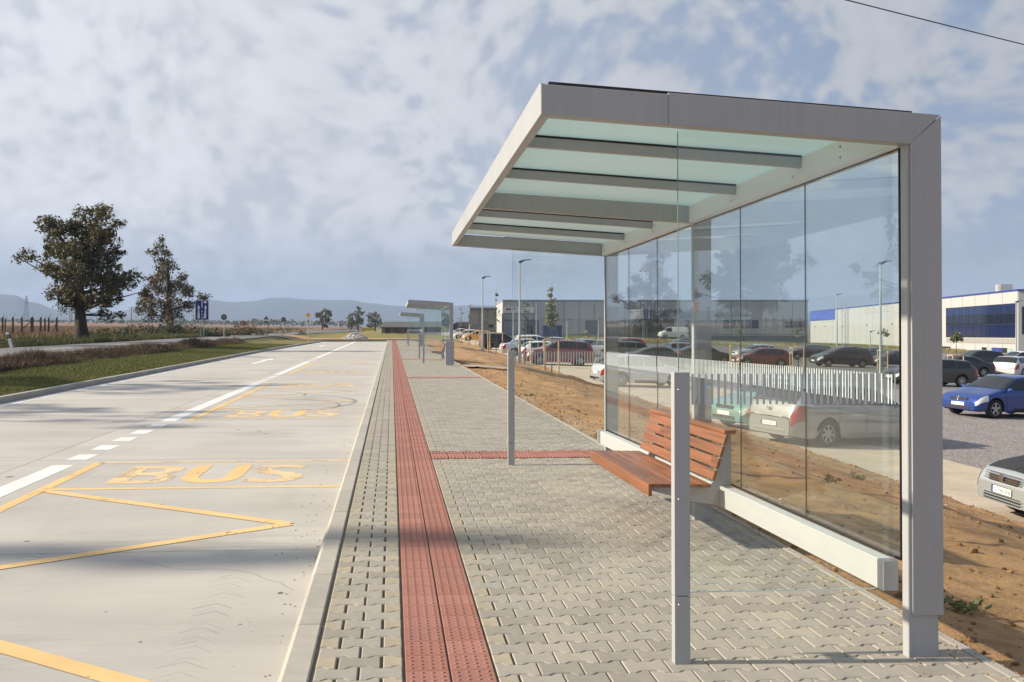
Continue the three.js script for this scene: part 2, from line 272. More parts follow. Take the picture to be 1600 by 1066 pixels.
  { const q = rng(55), g = []; for (let i = 0; i < 70; i++) { const s = 0.008 + Math.pow(q(), 3) * 0.035; g.push(new THREE.CircleGeometry(s, 8).rotateX(-Math.PI / 2).scale(1, 1, 0.7 + q()).translate(-0.6 - q() * 6.5, 0, -3.5 - q() * 16)); } part('oil_spots', g, std([0.13, 0.12, 0.11], 0.7), bay, 0, RY + 0.0006, 0).userData.kind = 'stuff';
    const cr = []; for (const [x, z, n, a] of [[-0.62, -6.1, 16, -0.5], [-2.4, -4.9, 12, 0.15], [-3.3, -14.0, 16, 0.35]]) { let px = x, pz = z, an = a; for (let i = 0; i < n; i++) { an += (q() - 0.5) * 1.0; const nx = px - Math.cos(an) * 0.10, nz = pz + Math.sin(an) * 0.10; cr.push(line([px, pz], [nx, nz], 0.004)); px = nx; pz = nz; an = lerp(an, a, 0.4); } } part('hairline_cracks', cr, std([0.16, 0.15, 0.135], 1), bay, 0, RY + 0.0007, 0).userData.kind = 'stuff';
    const dust = []; for (let i = 0; i < 200; i++) { const s = 0.0025 + q() * 0.005; dust.push(new THREE.IcosahedronGeometry(s, 0).translate(-0.50 - Math.pow(q(), 2.5) * 0.35, s * 0.4, -3.2 - q() * 12)); } part('gutter_grit', dust, std([0.34, 0.29, 0.22], 1), bay, 0, RY, 0).userData.kind = 'stuff'; }
  // drain stains and cement wash as thin stain sheets
  const blot = tex(256, (u, v) => { const q = Math.hypot(u - 0.5, v - 0.5) * 2; return grey(clamp((1 - q) * 1.3, 0, 1) * sstep(0.35, 0.75, fbm(u * 5 + 2, v * 14, 4))); });
  for (const [x, z, w, l, o] of [[-2.2, -5.0, 1.6, 0.8, 0.35], [-1.4, -7.4, 2.4, 1.0, 0.3], [-5.6, -12, 3, 1.6, 0.3], [-2, -15, 2.6, 1.4, 0.3], [-6.4, -24, 3.6, 2.2, 0.4], [-5.4, -31, 4, 2, 0.35], [-2.4, -36, 3, 2, 0.35], [-1.9, -22.5, 2, 1.6, 0.3]])
    part('road_stain', new THREE.PlaneGeometry(w, l).rotateX(-Math.PI / 2), std([0.25, 0.235, 0.21], 0.9, { alphaMap: blot, transparent: true, opacity: o * 0.6 }), bay, x, RY + 0.0008, z);
}
// ---------------------------------------------------------------- platform: kerb, interlocking pavers, tactile strip
const platform = structure('platform');
{
  const r = rng(12);
  part('sand_bed', patch([-0.36, 2.76], [8, -106], () => -0.0125), std([0.17, 0.145, 0.11], 1, { bumpMap: rep(TX.dirt, 3), bumpScale: 0.01 }), platform);
  const kg = [slab([[-0.14, -0.28], [0, -0.28], [0, -0.008], [-0.008, 0], [-0.115, 0], [-0.14, -0.025]], 0.005, 0.995, 0.004)];
  const kerbMats = [M.kerb, tint(M.kerb, 0.94), tint(M.kerb, 1.05)];
  for (let k = -3; k < 105; k++) part('kerb_stone', kg[0], kerbMats[(k * 7 + 21) % 3], platform, -0.362, 0, -k - 1.97);
  const eg = bx(0.05, 0.2, 0.994);
  for (let k = -3; k < 105; k++) part('edging_stone', eg, kerbMats[(k * 5 + 20) % 3], platform, 2.735, -0.098, -k - 0.5);
  // one paver: waisted block with a chamfered top edge
  const block = (outline, ch, h) => {
    const n = outline.length, cx = outline.reduce((s, p) => s + p[0], 0) / n, inset = [], p = [], uv = [], push = (...q) => { for (const [x, y, z] of q) { p.push(x, y, z); uv.push(x, z); } };
    for (let i = 0; i < n; i++) { const a = outline[(i + n - 1) % n], b = outline[i], c = outline[(i + 1) % n]; const d1 = norm(b, a), d2 = norm(c, b), nx = d1[1] + d2[1], nz = -d1[0] - d2[0], l = Math.max(0.5, (1 + d1[0] * d2[0] + d1[1] * d2[1])); inset.push([b[0] - nx / l * ch, b[1] - nz / l * ch]); }
    const tri = THREE.ShapeUtils.triangulateShape(inset.map((q) => new THREE.Vector2(...q)), []);
    for (const t of tri) push(...[t[0], t[2], t[1]].map((i) => [inset[i][0], 0, inset[i][1]]));
    for (let i = 0; i < n; i++) { const j = (i + 1) % n, a = outline[i], b = outline[j], c = inset[i], d = inset[j];
      push([c[0], 0, c[1]], [d[0], 0, d[1]], [b[0], -ch, b[1]], [c[0], 0, c[1]], [b[0], -ch, b[1]], [a[0], -ch, a[1]]);
      push([a[0], -ch, a[1]], [b[0], -ch, b[1]], [b[0], -h, b[1]], [a[0], -ch, a[1]], [b[0], -h, b[1]], [a[0], -h, a[1]]); }
    const g = new THREE.BufferGeometry(); g.setAttribute('position', new THREE.Float32BufferAttribute(p, 3)); g.setAttribute('uv', new THREE.Float32BufferAttribute(uv, 2)); g.computeVertexNormals(); return g;
  };
  function norm(b, a) { const x = b[0] - a[0], y = b[1] - a[1], l = Math.hypot(x, y); return [x / l, y / l]; }
  const A = 0.0950, E = 0.0805, Wt = 0.0570, full = [[A, E], [0.064, E], [0.036, Wt], [-0.036, Wt], [-0.064, E], [-A, E], [-A, -E], [-0.064, -E], [-0.036, -Wt], [0.036, -Wt], [0.064, -E], [A, -E]];
  const halfL = [[0.0455, Wt], [0.0155, Wt], [-0.0125, E], [-0.0425, E], [-0.0425, -E], [-0.0125, -E], [0.0155, -Wt], [0.0455, -Wt]];      // waist on its right
  const halfR = halfL.map(([x, z]) => [-x, z]).reverse();
  const gFull = block(full, 0.0048, 0.05), gR = block(halfL, 0.0048, 0.05), gL = block(halfR, 0.0048, 0.05);
  const stone = (c) => std(c.map((v) => v * 0.98), 0.92, { map: rep(TX.grain, 3.1), bumpMap: rep(TX.grain, 9), bumpScale: 0.0012 });
  const tones = [[0.385, 0.347, 0.287], [0.36, 0.327, 0.275], [0.40, 0.36, 0.298], [0.375, 0.345, 0.295], [0.33, 0.297, 0.247], [0.425, 0.38, 0.31]].map(stone), yellow = [[0.44, 0.375, 0.27], [0.41, 0.35, 0.26]].map(stone);
  const plain = stone([0.5, 0.5, 0.5]);
  const items = [];
  const P = 0.14;
  const strips = [-11.39, -28.6, -44.8, -62, -75, -92];      // red cross strips reach 0.31 m each way from these
  const inStrip = (z, m) => strips.some((s) => Math.abs(z - s) < 0.315 + m);
  for (let k = -40; k < 745; k++) {
    const z = -k * P - 0.05, odd = k & 1;
    if (z < -104.5) break;
    const tilt = () => [(r() - 0.5) * 0.010, (r() - 0.5) * 0.014, (r() - 0.5) * 0.003];
    const put = (g, x, yel) => items.push({ g, x, z, t: tilt(), yel, c: r(), d: Math.hypot(x, z) * (z > -3.75 ? 9 : 1) });
    // narrow strip between kerb and tactile tiles
    if (!odd) { put(gFull, -0.2465, 0); put(gFull, -0.0465, 0); } else { put(gL, -0.297, 1); put(gFull, -0.1465, 0); put(gR, 0.004, 1); }
    if (inStrip(z, 0.06)) continue;
    for (let i = 0; i < 11; i++) put(gFull, 0.5635 + i * 0.195 + (odd ? 0.0975 : 0), 0);
    put(odd ? gL : gR, odd ? 0.5135 : 2.659, 1);
  }
  items.sort((a, b) => a.d - b.d);
  let n = 0; const rest = new Map();
  for (const it of items) {
    if (n < 292) { n++; const m = part('paver', it.g, it.yel ? yellow[Math.floor(it.c * 2)] : tones[Math.floor(it.c * 6)], platform, it.x, it.t[2], it.z); m.rotation.set(it.t[0], 0, it.t[1]); }
    else { if (!rest.has(it.g)) rest.set(it.g, []); rest.get(it.g).push(it); }
  }
  const o3 = new THREE.Object3D(), col = new THREE.Color();
  for (const [g, list] of rest) {
    const im = shade(new THREE.InstancedMesh(g, plain, list.length)); im.name = g === gFull ? 'paver_field' : 'paver_half_field'; im.userData.kind = 'stuff';
    list.forEach((it, i) => { o3.position.set(it.x, it.t[2], it.z); o3.rotation.set(it.t[0], 0, it.t[1]); o3.updateMatrix(); im.setMatrixAt(i, o3.matrix); const c = (it.yel ? yellow[Math.floor(it.c * 2)] : tones[Math.floor(it.c * 6)]).color; im.setColorAt(i, col.copy(c).multiplyScalar(1.96)); });
    platform.add(im);
  }
  { const q = rng(91), n = 1400, im2 = shade(new THREE.InstancedMesh(new THREE.IcosahedronGeometry(1, 0), std([0.30, 0.19, 0.095], 1), n)); im2.name = 'spilt_earth'; im2.userData.kind = 'stuff'; for (let i = 0; i < n; i++) { const s = 0.0025 + q() * q() * 0.008; o3.position.set(2.765 - Math.pow(q(), 3) * 0.6, s * 0.3, -3.3 - Math.pow(q(), 1.5) * 18); o3.rotation.set(q() * 6, q() * 6, 0); o3.scale.set(s, s * 0.7, s); o3.updateMatrix(); im2.setMatrixAt(i, o3.matrix); } o3.scale.set(1, 1, 1); platform.add(im2); }
  // tactile tiles: square red tiles with four by four studs
  const stud = (x, z, s = 0.011, h = 0.0045) => { const g = new THREE.CylinderGeometry(s * 0.55, s, h, 6, 1, true).toNonIndexed(); const cap = new THREE.CircleGeometry(s * 0.55, 6).rotateX(-Math.PI / 2).translate(0, h / 2, 0).toNonIndexed(); return merge([g, cap]).translate(x, h / 2, z); };
  const tileTop = (w, d) => block([[w / 2, -d / 2], [w / 2, d / 2], [-w / 2, d / 2], [-w / 2, -d / 2]], 0.003, 0.05);
  const studs = []; for (let i = 0; i < 4; i++) for (let j = 0; j < 4; j++) studs.push(stud(-0.069 + i * 0.046, -0.069 + j * 0.046));
  const gTile = merge([tileTop(0.193, 0.197), ...studs]);
  const red = (c) => std(c, 0.85, { map: rep(TX.grain, 2.3), bumpMap: rep(TX.grain, 9), bumpScale: 0.001 });
  const reds = [[0.375, 0.163, 0.124], [0.345, 0.152, 0.116], [0.40, 0.176, 0.134], [0.36, 0.148, 0.108]].map(red);
  const tiles = []; for (let k = -20; k < 521; k++) for (const x of [0.159, 0.361]) tiles.push({ x, z: -k * 0.2 - 0.36, c: r(), t: (r() - 0.5) * 0.006, d: Math.hypot(x, k * 0.2 + 0.3) * (-k * 0.2 > -3.4 ? 9 : 1) });
  tiles.sort((a, b) => a.d - b.d);
  tiles.slice(0, 296).forEach((it) => { part('tactile_tile', gTile, reds[Math.floor(it.c * 4)], platform, it.x, 0.001, it.z).rotation.z = it.t; });
  const far = tiles.slice(296), im = shade(new THREE.InstancedMesh(gTile, red([0.37, 0.16, 0.121]), far.length)); im.name = 'tactile_tile_field'; im.userData.kind = 'stuff';
  far.forEach((it, i) => { o3.position.set(it.x, 0.001, it.z); o3.rotation.set(0, 0, it.t); o3.updateMatrix(); im.setMatrixAt(i, o3.matrix); im.setColorAt(i, col.setScalar(0.92 + 0.16 * it.c)); }); platform.add(im);
  // cross strips: two ribbed rows with smooth red tiles between
  const rib = []; for (let i = 0; i < 5; i++) rib.push(bx(0.014, 0.005, 0.17, -0.08 + i * 0.04, 0.0025, 0));
  const gRib = merge([tileTop(0.193, 0.197), ...rib.map((g) => g)]), gMid = tileTop(0.193, 0.197);
  strips.forEach((s, q) => { for (let i = 0; i < 11; i++) for (let j = -1; j <= 1; j++) { if (q > 2 && j) continue; part('guide_tile', j ? gRib : gMid, reds[Math.floor(r() * 4)], platform, 0.57 + i * 0.2025, 0.001, s + j * 0.2); } });
}
// left kerb, verge, old road, field
{
  const kerb = structure('verge_kerb'), g = slab([[-0.15, -0.25], [0, -0.25], [0, -0.012], [-0.012, 0], [-0.15, 0]], 0.003, 0.997);
  for (let k = -4; k < 105; k++) { const m = part('kerb_stone', g, k % 2 ? M.kerb : tint(M.kerb, 0.92), kerb, kx(-k - 0.5), 0.005, -k - 1); m.rotation.y = Math.atan2(kx(-k - 1) - kx(-k), -1) + Math.PI; }
  const zs = span(14, -112, 150);
  structure('grass_verge', patch(span(0, 1, 26), zs, (x, z) => land(x, z) - 0.02 + 0.06 * (fbm(x * 1.3, z * 1.3, 3) - 0.5) * sstep(-8.7, -9.6, x), (t, z) => lerp(kx(z) - 0.15, -13.05, t)), M.grass);
  structure('country_road', patch(span(-19, -13, 6), [...span(20, -118, 40), ...span(-122, -900, 60)], (x, z) => land(x, z) + 0.03, (x, z) => x + 5 * sstep(-130, -420, z)), M.asphalt);
  const mk = (x0, x1, z0, z1) => { const w = (x) => x; return part('white_road_line', patch([x0, x1], span(z0, z1, 6), (x, z) => land(x, z) + 0.036, (x, z) => w(x)), M.lineWhite, scene.getObjectByName('country_road')); };
  for (let k = 0; k < 12; k++) mk(-16.08, -15.92, 6 - k * 10, 2 - k * 10 - 1);
  mk(-14.6, -13.6, -70, -73);
  const fx = [...span(-19, -60, 40), ...span(-64, -420, 50)], fz = [...span(30, -130, 80), ...span(-136, -700, 60)];
  structure('roadside_grass', patch(span(-24.5, -18.9, 14), span(20, -130, 120), (x, z) => land(x, z) + 0.01 + 0.10 * (fbm(x * 0.9, z * 0.9, 3) - 0.4) * sstep(-19.0, -20.0, x), (x, z) => (x < -24 ? x - 22 * sstep(-150, -60, z) : x)), tint(M.grass, 0.72));
  structure('stubble_field', patch(fx, fz, (x, z) => land(x, z) - 0.03 + 0.05 * (fbm(x * 0.3, z * 0.3, 2) - 0.5)), M.field);
}
// right of the platform: bare earth falling to the car park
const earthRough = (x, z) => { const a = fbm(x * 2.1, z * 2.1, 4) - 0.5, b = fbm(x * 9, z * 9, 3) - 0.5, heap = Math.exp(-Math.pow((x - 8.75 + 0.5 * Math.sin(z * 0.7)) / 0.45, 2)) * 0.10 * (0.5 + fbm(x, z * 0.6, 2)) + Math.exp(-Math.pow((x - 4.9 + 0.3 * Math.sin(z)) / 0.35, 2)) * 0.05; const e = sstep(2.76, 3.3, x); return (0.09 * a + 0.035 * b) * (0.25 + 0.75 * e) + heap - 0.02; };
structure('bare_earth', patch(span(2.765, DX + 0.15, 90), [...span(3, -3, 20), ...span(-3.07, -20, 240), ...span(-20.2, -60, 150), ...span(-61, -108, 60)], (x, z) => land(x, z) + earthRough(x, z)), M.dirt);
{ // clods and pebbles lying on the bare earth
  const r = rng(77), n = 15000, im = shade(new THREE.InstancedMesh(new THREE.IcosahedronGeometry(1, 0), std([0.9, 0.9, 0.9], 1), n)); im.name = 'earth_clods'; im.userData.kind = 'stuff';
  const o = new THREE.Object3D(), c = new THREE.Color();
  for (let i = 0; i < n; i++) {
    const z = -3 - Math.pow(r(), 1.6) * 45, edge = r(), x = edge < 0.25 ? 8.75 + (r() - 0.5) * 0.9 - 0.5 * Math.sin(z * 0.7) * 0.6 : edge < 0.5 ? 2.8 + Math.pow(r(), 2) * 0.9 : 2.8 + r() * 6.1, s = 0.003 + Math.pow(r(), 7) * 0.024;
    o.position.set(clamp(x, 2.79, 9.1), land(x, z) + earthRough(x, z) + s * 0.25, z); o.rotation.set(r() * 6, r() * 6, r() * 6); o.scale.set(s * (0.7 + r() * 0.8), s * (0.5 + r() * 0.4), s * (0.7 + r() * 0.8)); o.updateMatrix(); im.setMatrixAt(i, o.matrix);
    r() > 0.985 ? c.setRGB(0.5, 0.45, 0.36) : c.setRGB(0.26, 0.15, 0.066).multiplyScalar(0.6 + r() * 0.7); im.setColorAt(i, c);
  }
  scene.add(im);
}
structure('concrete_strip', patch([DX - 0.1, ...span(DX + 0.4, 11.4, 5), 12], [...span(6, -150, 110)], (x, z) => carPark(x, z) + 0.012 + 0.03 * (fbm(x * 0.8, z * 0.8, 2) - 0.5), (x, z) => (x < DX ? x : x + (x - DX) * 0.9 * sstep(-26, -40, z))), M.beige);
structure('gravel_lot', patch([...span(11, 60, 50)], span(8, -46, 60), (x, z) => carPark(x, z) + 0.0 + 0.05 * (fbm(x * 0.7, z * 0.7, 3) - 0.5) - 0.03 * sstep(-26, -36, z) * sstep(15, 13, x)), M.gravel);
structure('car_park', patch([...span(13, 140, 40)], span(-45.5, -150, 30), (x, z) => carPark(x, z) - 0.004), tint(M.asphalt, 1.25));
structure('car_park_verge', patch([...span(60, 140, 20)], span(8, -45.5, 10), (x, z) => carPark(x, z) - 0.01), M.gravel);
structure('meadow', patch([...span(9, 330, 60)], span(-149, -520, 50), (x, z) => carPark(x, z) + 0.02 + 0.5 * sstep(-160, -175, z) * sstep(30, 45, x)), std([0.50, 0.42, 0.27], 0.95, { map: rep(TX.grass, 0.05), bumpMap: rep(TX.grass, 0.3), bumpScale: 0.06 }));
structure('end_meadow', patch(span(-13, 9.2, 16), [...span(-104.9, -130, 14), ...span(-132, -520, 40)], (x, z) => -0.06 + 0.02 * (fbm(x, z, 2) - 0.5)+ lerp(0, land(9, z), sstep(2, 9, x)) + lerp(0, 0.44, sstep(-11, -13, x))), std([0.48, 0.40, 0.24], 0.95, { map: rep(TX.grass, 0.06), bumpMap: rep(TX.grass, 0.3), bumpScale: 0.05 }));
structure('junction_road', patch(span(-13.5, 8, 20), span(-107.5, -113.5, 4), (x, z) => -0.005 + lerp(0, land(9, z), sstep(2, 9, x)) + lerp(0, 0.47, sstep(-10, -13.5, x)), (x, z) => x), M.asphaltDark);
structure('earth_track', patch(span(-13, 8, 16), span(-114, -125, 6), (x, z) => -0.02 + lerp(0, land(9, z), sstep(2, 9, x)) + lerp(0, 0.46, sstep(-10, -13, x))+ 0.06 * fbm(x * 0.6, z * 0.6, 2)), tint(M.dirt, 1.1));
structure('footpath', patch(span(2.77, 4.5, 8), span(-35.9, -37.3, 3), (x, z) => land(x, z) + 0.07), M.kerb);
// ================================================================ SHELTERS
const roofTop = (x) => lerp(2.616, 2.497, (x - 0.682) / (2.557 - 0.682));      // upper edge of the frames (at the middle of the shelter)
const roofLow = (x) => roofTop(x) - 0.146;
function makeShelter(label, detail) {
  const t = thing('bus_shelter', label, 'bus shelter', 2.47, 0, -7.45, 0, 'bus shelters along the platform'), X = -2.47;
  t.rotation.x = -0.0095;
  const P = (pts) => pts.map(([x, y]) => [x + X, y]);
  const beamPoly = P([[0.7165, roofLow(0.7165)], [2.543, roofLow(2.543)], [2.543, roofTop(2.543) - 0.008], [0.7165, roofTop(0.7165) - 0.016]]);
  for (const [z, d] of [[3.15, 0.028], [0, 0.03], [-3.15, 0.028]]) {
    const f = part('post', rb(0.147, 2.45, 0.056, 2.4695 + X, 1.15, z), M.paint, t);
    part('roof_beam', slab(beamPoly, z - d, z + d, 0.003), M.paint, t);
    if (z !== 3.15) { const b = []; for (const x of [1.15, 1.75, 2.25]) b.push(new THREE.SphereGeometry(0.008, 8, 6).translate(x + X, roofLow(x) + 0.07, z + d)); part('screw_heads', b, M.steel, t).userData.kind = 'stuff'; }
  }
  for (const s of [1, -1]) { // sheet covers on the two end frames, mitred at the corner
    const za = s * 3.181, zb = za + s * 0.010, cover = (n, pts, extra = 0) => part(n, slab(P(pts), Math.min(za, zb + s * extra), Math.max(za, zb + s * extra), 0.0015), M.paint, t);
    cover('post_cover', [[2.412, 0.168], [2.559, 0.168], [2.559, roofTop(2.559) - 0.004], [2.412, roofLow(2.412) + 0.004]]);
    cover('beam_cover', [[1.262, roofLow(1.262)], [2.409, roofLow(2.409)], [2.555, roofTop(2.555)], [1.262, roofTop(1.262)]]);
    cover('beam_cover', [[0.674, roofLow(0.674)], [1.260, roofLow(1.260)], [1.260, roofTop(1.260) - 0.008], [0.674, roofTop(0.674) - 0.008]], 0.003);
    part('roof_edge_trim', slab(P([[0.715, roofTop(0.715) + 0.004], [2.43, roofTop(2.43) + 0.004], [2.43, roofTop(2.43) + 0.012], [0.715, roofTop(0.715) + 0.012]]), s * 3.14 - 0.03, s * 3.14 + 0.03), M.black, t);
  }
  part('front_fascia', slab(P([[0.672, roofLow(0.672) - 0.002], [0.716, roofLow(0.716) - 0.002], [0.716, roofTop(0.716) - 0.016], [0.690, roofTop(0.69)], [0.672, roofTop(0.672)]]), -3.178, 3.178, 0.002), M.paint, t);
  // ribs, frosted roof panes, gaskets
  for (const z of [2.1, 1.05, -1.05, -2.1]) { const lo = (x) => roofTop(x) - 0.072, hi = (x) => roofTop(x) - 0.014; part('roof_rib', slab(P([[0.718, lo(0.718)], [2.36, lo(2.36)], [2.36, hi(2.36)], [0.718, hi(0.718)]]), z - 0.021, z + 0.021, 0.002), M.paint, t);
    part('rib_gasket', slab(P([[0.718, hi(0.718) + 0.001], [2.36, hi(2.36) + 0.001], [2.36, hi(2.36) + 0.010], [0.718, hi(0.718) + 0.010]]), z - 0.026, z + 0.026), M.black, t); }
  for (let i = 0; i < 6; i++) { const z1 = 3.13 - i * 1.045, z0 = z1 - 1.035, q = (x, o) => [x, roofTop(x) + o]; part('roof_pane', slab(P([q(0.71, 0.0), q(2.44, 0.0), q(2.44, 0.014), q(0.71, 0.014)]), z0, z1), M.frost, t); }
  // back wall: head beam, rail, six panes, printed bars
  part('head_beam', [rb(0.03, 0.135, 6.23, 2.375 + X, 2.434, 0), bx(0.055, 0.012, 6.22, 2.42 + X, 2.362, 0)], M.paintHeadLit, t);
  { const b = []; for (let i = 0; i < 7; i++) { const z = 3.0 - i, f = i % 2 ? [[0, 0]] : [[-0.03, 0], [0.03, 0]]; for (const [dz] of f) for (const dy of [-0.022, 0.022]) b.push(new THREE.SphereGeometry(0.0065, 6, 5).translate(2.359 + X, 2.434 + dy * 1.3, clamp(z + dz, -3.05, 2.6))); } part('screw_heads', b, M.steel, t).userData.kind = 'stuff'; }
  part('bottom_rail', rb(0.078, 0.145, 6.25, 2.349 + X, 0.333, -0.02, 0.007), M.paintRailLit, t);
  for (const z of [3.108, -3.148]) part('rail_end_cap', rb(0.072, 0.139, 0.006, 2.349 + X, 0.333, z, 0.002), M.paint, t);
  const bars = (x0, x1, y0, y1, fn) => { const g = [], n = Math.floor((x1 - x0) / 0.0312); for (let i = 0; i < n; i++) g.push(fn(x0 + 0.016 + i * 0.0312, (y0 + y1) / 2, y1 - y0)); return g; };
  for (let i = 0; i < 6; i++) {
    const z1 = 3.10 - i * 1.035, w = 1.028, z = z1 - w / 2, p = part('back_pane', bx(0.010, 1.955, w, 0, 0, 0), M.glass, t, 2.404 + X, 1.384, z);
    const b = part('printed_bars', bars(-w / 2 + 0.01, w / 2 - 0.01, 1.137 - 1.384, 1.281 - 1.384, (q, y, h) => bx(0.0006, h, 0.011, -0.0056, y, q)), M.frit, p); b.userData.kind = 'stuff';
    if (i) part('pane_joint', bx(0.006, 1.95, 0.006, 2.404 + X, 1.384, z1 + 0.0035), M.black, t);
  }
  part('glazing_gasket', [bx(0.012, 0.012, 6.2, 2.404 + X, 0.410, 0), bx(0.012, 1.95, 0.010, 2.404 + X, 1.38, 3.108), bx(0.012, 1.95, 0.010, 2.404 + X, 1.38, -3.118), bx(0.012, 0.01, 6.2, 2.404 + X, 2.356, 0)], M.black, t);
  // side panes held by short posts at the front
  for (const s of [1, -1]) {
    const z = s * 3.115 - (s > 0 ? 0.055 : 0), zb = s * 3.115, x0 = 1.345, x1 = 2.392, pts = P([[x0, 0.262], [2.300, 0.262], [2.300, 0.415], [x1, 0.415], [x1, roofLow(x1) + 0.02], [x0, roofLow(x0) + 0.02]]);
    const p = part('side_pane', slab(pts, z - 0.005, z + 0.005), M.glass, t);
    const b = part('printed_bars', bars(x0 + 0.02, x1 - 0.02, 1.142, 1.287, (q, y, h) => bx(0.011, h, 0.0006, q + X, y, z + 0.0056)), M.frit, p); b.userData.kind = 'stuff';
    part('pane_edge', [slab(P([[x0 - 0.0006, 0.262], [x0 + 0.0006, 0.262], [x0 + 0.0006, roofLow(x0)], [x0 - 0.0006, roofLow(x0)]]), z - 0.0055, z + 0.0055)], std([0.10, 0.15, 0.14], 0.3), t);
    part('pane_lower_edge', [bx(2.3 - x0, 0.003, 0.0105, (x0 + 2.3) / 2 + X, 0.262, z)], std([0.62, 0.70, 0.66], 0.3), t);
    const gp = part('glass_post', rb(0.074, 1.02, 0.050, 1.323 + X, 0.79, zb + 0.048, 0.003), M.paint, t);
    part('post_foot', rb(0.0725, 0.36, 0.0485, 1.323 + X, 0.097, zb + 0.048, 0.002), M.paint, t);
    part('pane_clamps', [0.36, 0.72, 1.22].map((y) => bx(0.035, 0.05, zb + 0.026 - z + 0.012, 1.352 + X, y, (zb + 0.024 + z - 0.012) / 2)), M.steel, t).userData.kind = 'stuff';
    part('post_screws', [0.24, 0.72, 1.22].map((y) => new THREE.SphereGeometry(0.006, 8, 6).translate(1.307 + X, y, zb + 0.074)), M.steel, t).userData.kind = 'stuff';
  }
  if (detail) { // two small orange notices stuck on the middle post
    const cv = document.createElement('canvas'); cv.width = 64; cv.height = 128; const c = cv.getContext('2d'); c.fillStyle = '#e0922a'; c.fillRect(0, 0, 64, 128); c.fillStyle = '#3a2008'; c.fillRect(0, 62, 64, 4); c.font = 'bold 44px sans-serif'; c.textAlign = 'center'; c.fillText('711', 32, 48); c.fillText('10', 32, 112);
    const tx = new THREE.CanvasTexture(cv); tx.colorSpace = THREE.SRGBColorSpace;
    for (const k of [0, 1]) { const g = new THREE.PlaneGeometry(0.04, 0.046); const uv = g.attributes.uv; for (let i = 0; i < 4; i++) uv.setY(i, uv.getY(i) * 0.5 + (k ? 0 : 0.5)); part('orange_notice', g, std([1, 1, 1], 0.6, { map: tx }), t, 2.424 + X, k ? 1.668 : 1.718, 0.0315); }
  }
  return t;
}
const shelter0 = makeShelter('nearest grey steel bus shelter, filling the right half, with glass walls and frosted roof', true);
function copyOf(src, label, x, y, z) { const c = src.clone(); c.name = numbered(src.name.replace(/_\d\d\d$/, '')); c.userData = { ...src.userData, label }; c.position.set(x, y, z); scene.add(c); return c; }
const SZ = [-7.45, -42.8, -78.2, -104.5 - 8.6];
copyOf(shelter0, 'second grey bus shelter down the platform, with a tall grey bin at its near post', 2.47, -0.01, SZ[1]);
copyOf(shelter0, 'third grey bus shelter, small in the distance, just left of the second', 2.47, -0.01, SZ[2]);

// ---------------------------------------------------------------- benches fixed to the shelter rails
function makeBench(label) {
  const t = thing('bench', label, 'bench', 2.05, 0, -7.45, 0, 'benches in the shelters'), L = 1.93, X = -2.05, r = rng(4);
  t.rotation.x = -0.0095;
  const plank = (name, w, h, x, y, turn, len = L) => { const g = rb(w, h, len, 0, 0, 0, 0.004), uv = g.attributes.uv, p = g.attributes.position, o = r(); for (let i = 0; i < uv.count; i++) uv.setXY(i, p.getZ(i) * 0.5 + o * 3, (p.getX(i) + p.getY(i)) * 1.1 + o * 7); const k = 0.86 + r() * 0.3; const m = part(name, g, tint(M.wood, k), t, x + X, y, 0); m.rotation.z = turn; return m; };
  plank('front_plank', 0.026, 0.085, 1.785, 0.397, 0);
  for (let i = 0; i < 5; i++) plank('seat_slat', 0.078, 0.026, 1.842 + i * 0.084, 0.427 - i * 0.0015, -0.018);
  for (let i = 0; i < 4; i++) plank('back_slat', 0.024, 0.074, 2.243 + i * 0.0265, 0.492 + i * 0.0825, -0.31);
  plank('back_cap', 0.082, 0.026, 2.352, 0.795, -0.02);
  const side = [[1.80, 0.383], [1.80, 0.413], [2.235, 0.405], [2.262, 0.44], [2.352, 0.765], [2.35, 0.78], [2.392, 0.78], [2.392, 0.27], [2.315, 0.265], [2.10, 0.30]].map(([x, y]) => [x + X, y]);
  for (const z of [-0.80, 0, 0.86]) part('bracket', slab(side, z - 0.012, z + 0.012, 0.001), M.paint, t);
  const lug = []; for (const z of [-0.75, -0.2, 0.35, 0.80]) for (let i = 0; i < 4; i++) lug.push(bx(0.012, 0.010, 0.03, 2.252 + i * 0.0265 + X, 0.449 + i * 0.0825, z)); part('spacers', lug, M.galv, t).userData.kind = 'stuff';
  return t;
}
const bench0 = makeBench('reddish brown slatted wooden bench inside the nearest bus shelter');
copyOf(bench0, 'wooden bench in the second shelter, seen past its tall grey bin', 2.05, -0.01, SZ[1]);
copyOf(bench0, 'wooden bench in the third shelter, tiny in the distance', 2.05, -0.01, SZ[2]);

// ---------------------------------------------------------------- grey litter bins
function makeBin(label, z) {
  const t = thing('litter_bin', label, 'litter bin', 2.28, 0, z, 0, 'grey bins at the far shelters');
  part('body', rb(0.345, 0.86, 0.30, 0, 0.50, 0, 0.008), M.paint, t); part('plinth', bx(0.30, 0.08, 0.26, 0, 0.035, 0), M.galv, t);
  part('lid', rb(0.35, 0.025, 0.305, 0, 0.945, 0, 0.006), M.paint, t); part('slot', bx(0.006, 0.12, 0.22, -0.174, 0.80, 0), M.black, t); part('door_gap', bx(0.30, 0.003, 0.002, 0, 0.70, 0.1512), M.seam, t);
  return t;
}
const bin0 = makeBin('tall box-shaped grey litter bin at the near end of the second shelter', -37.6);
copyOf(bin0, 'box-shaped grey litter bin in front of the third shelter, far down the platform', 2.28, 0, -73.4);

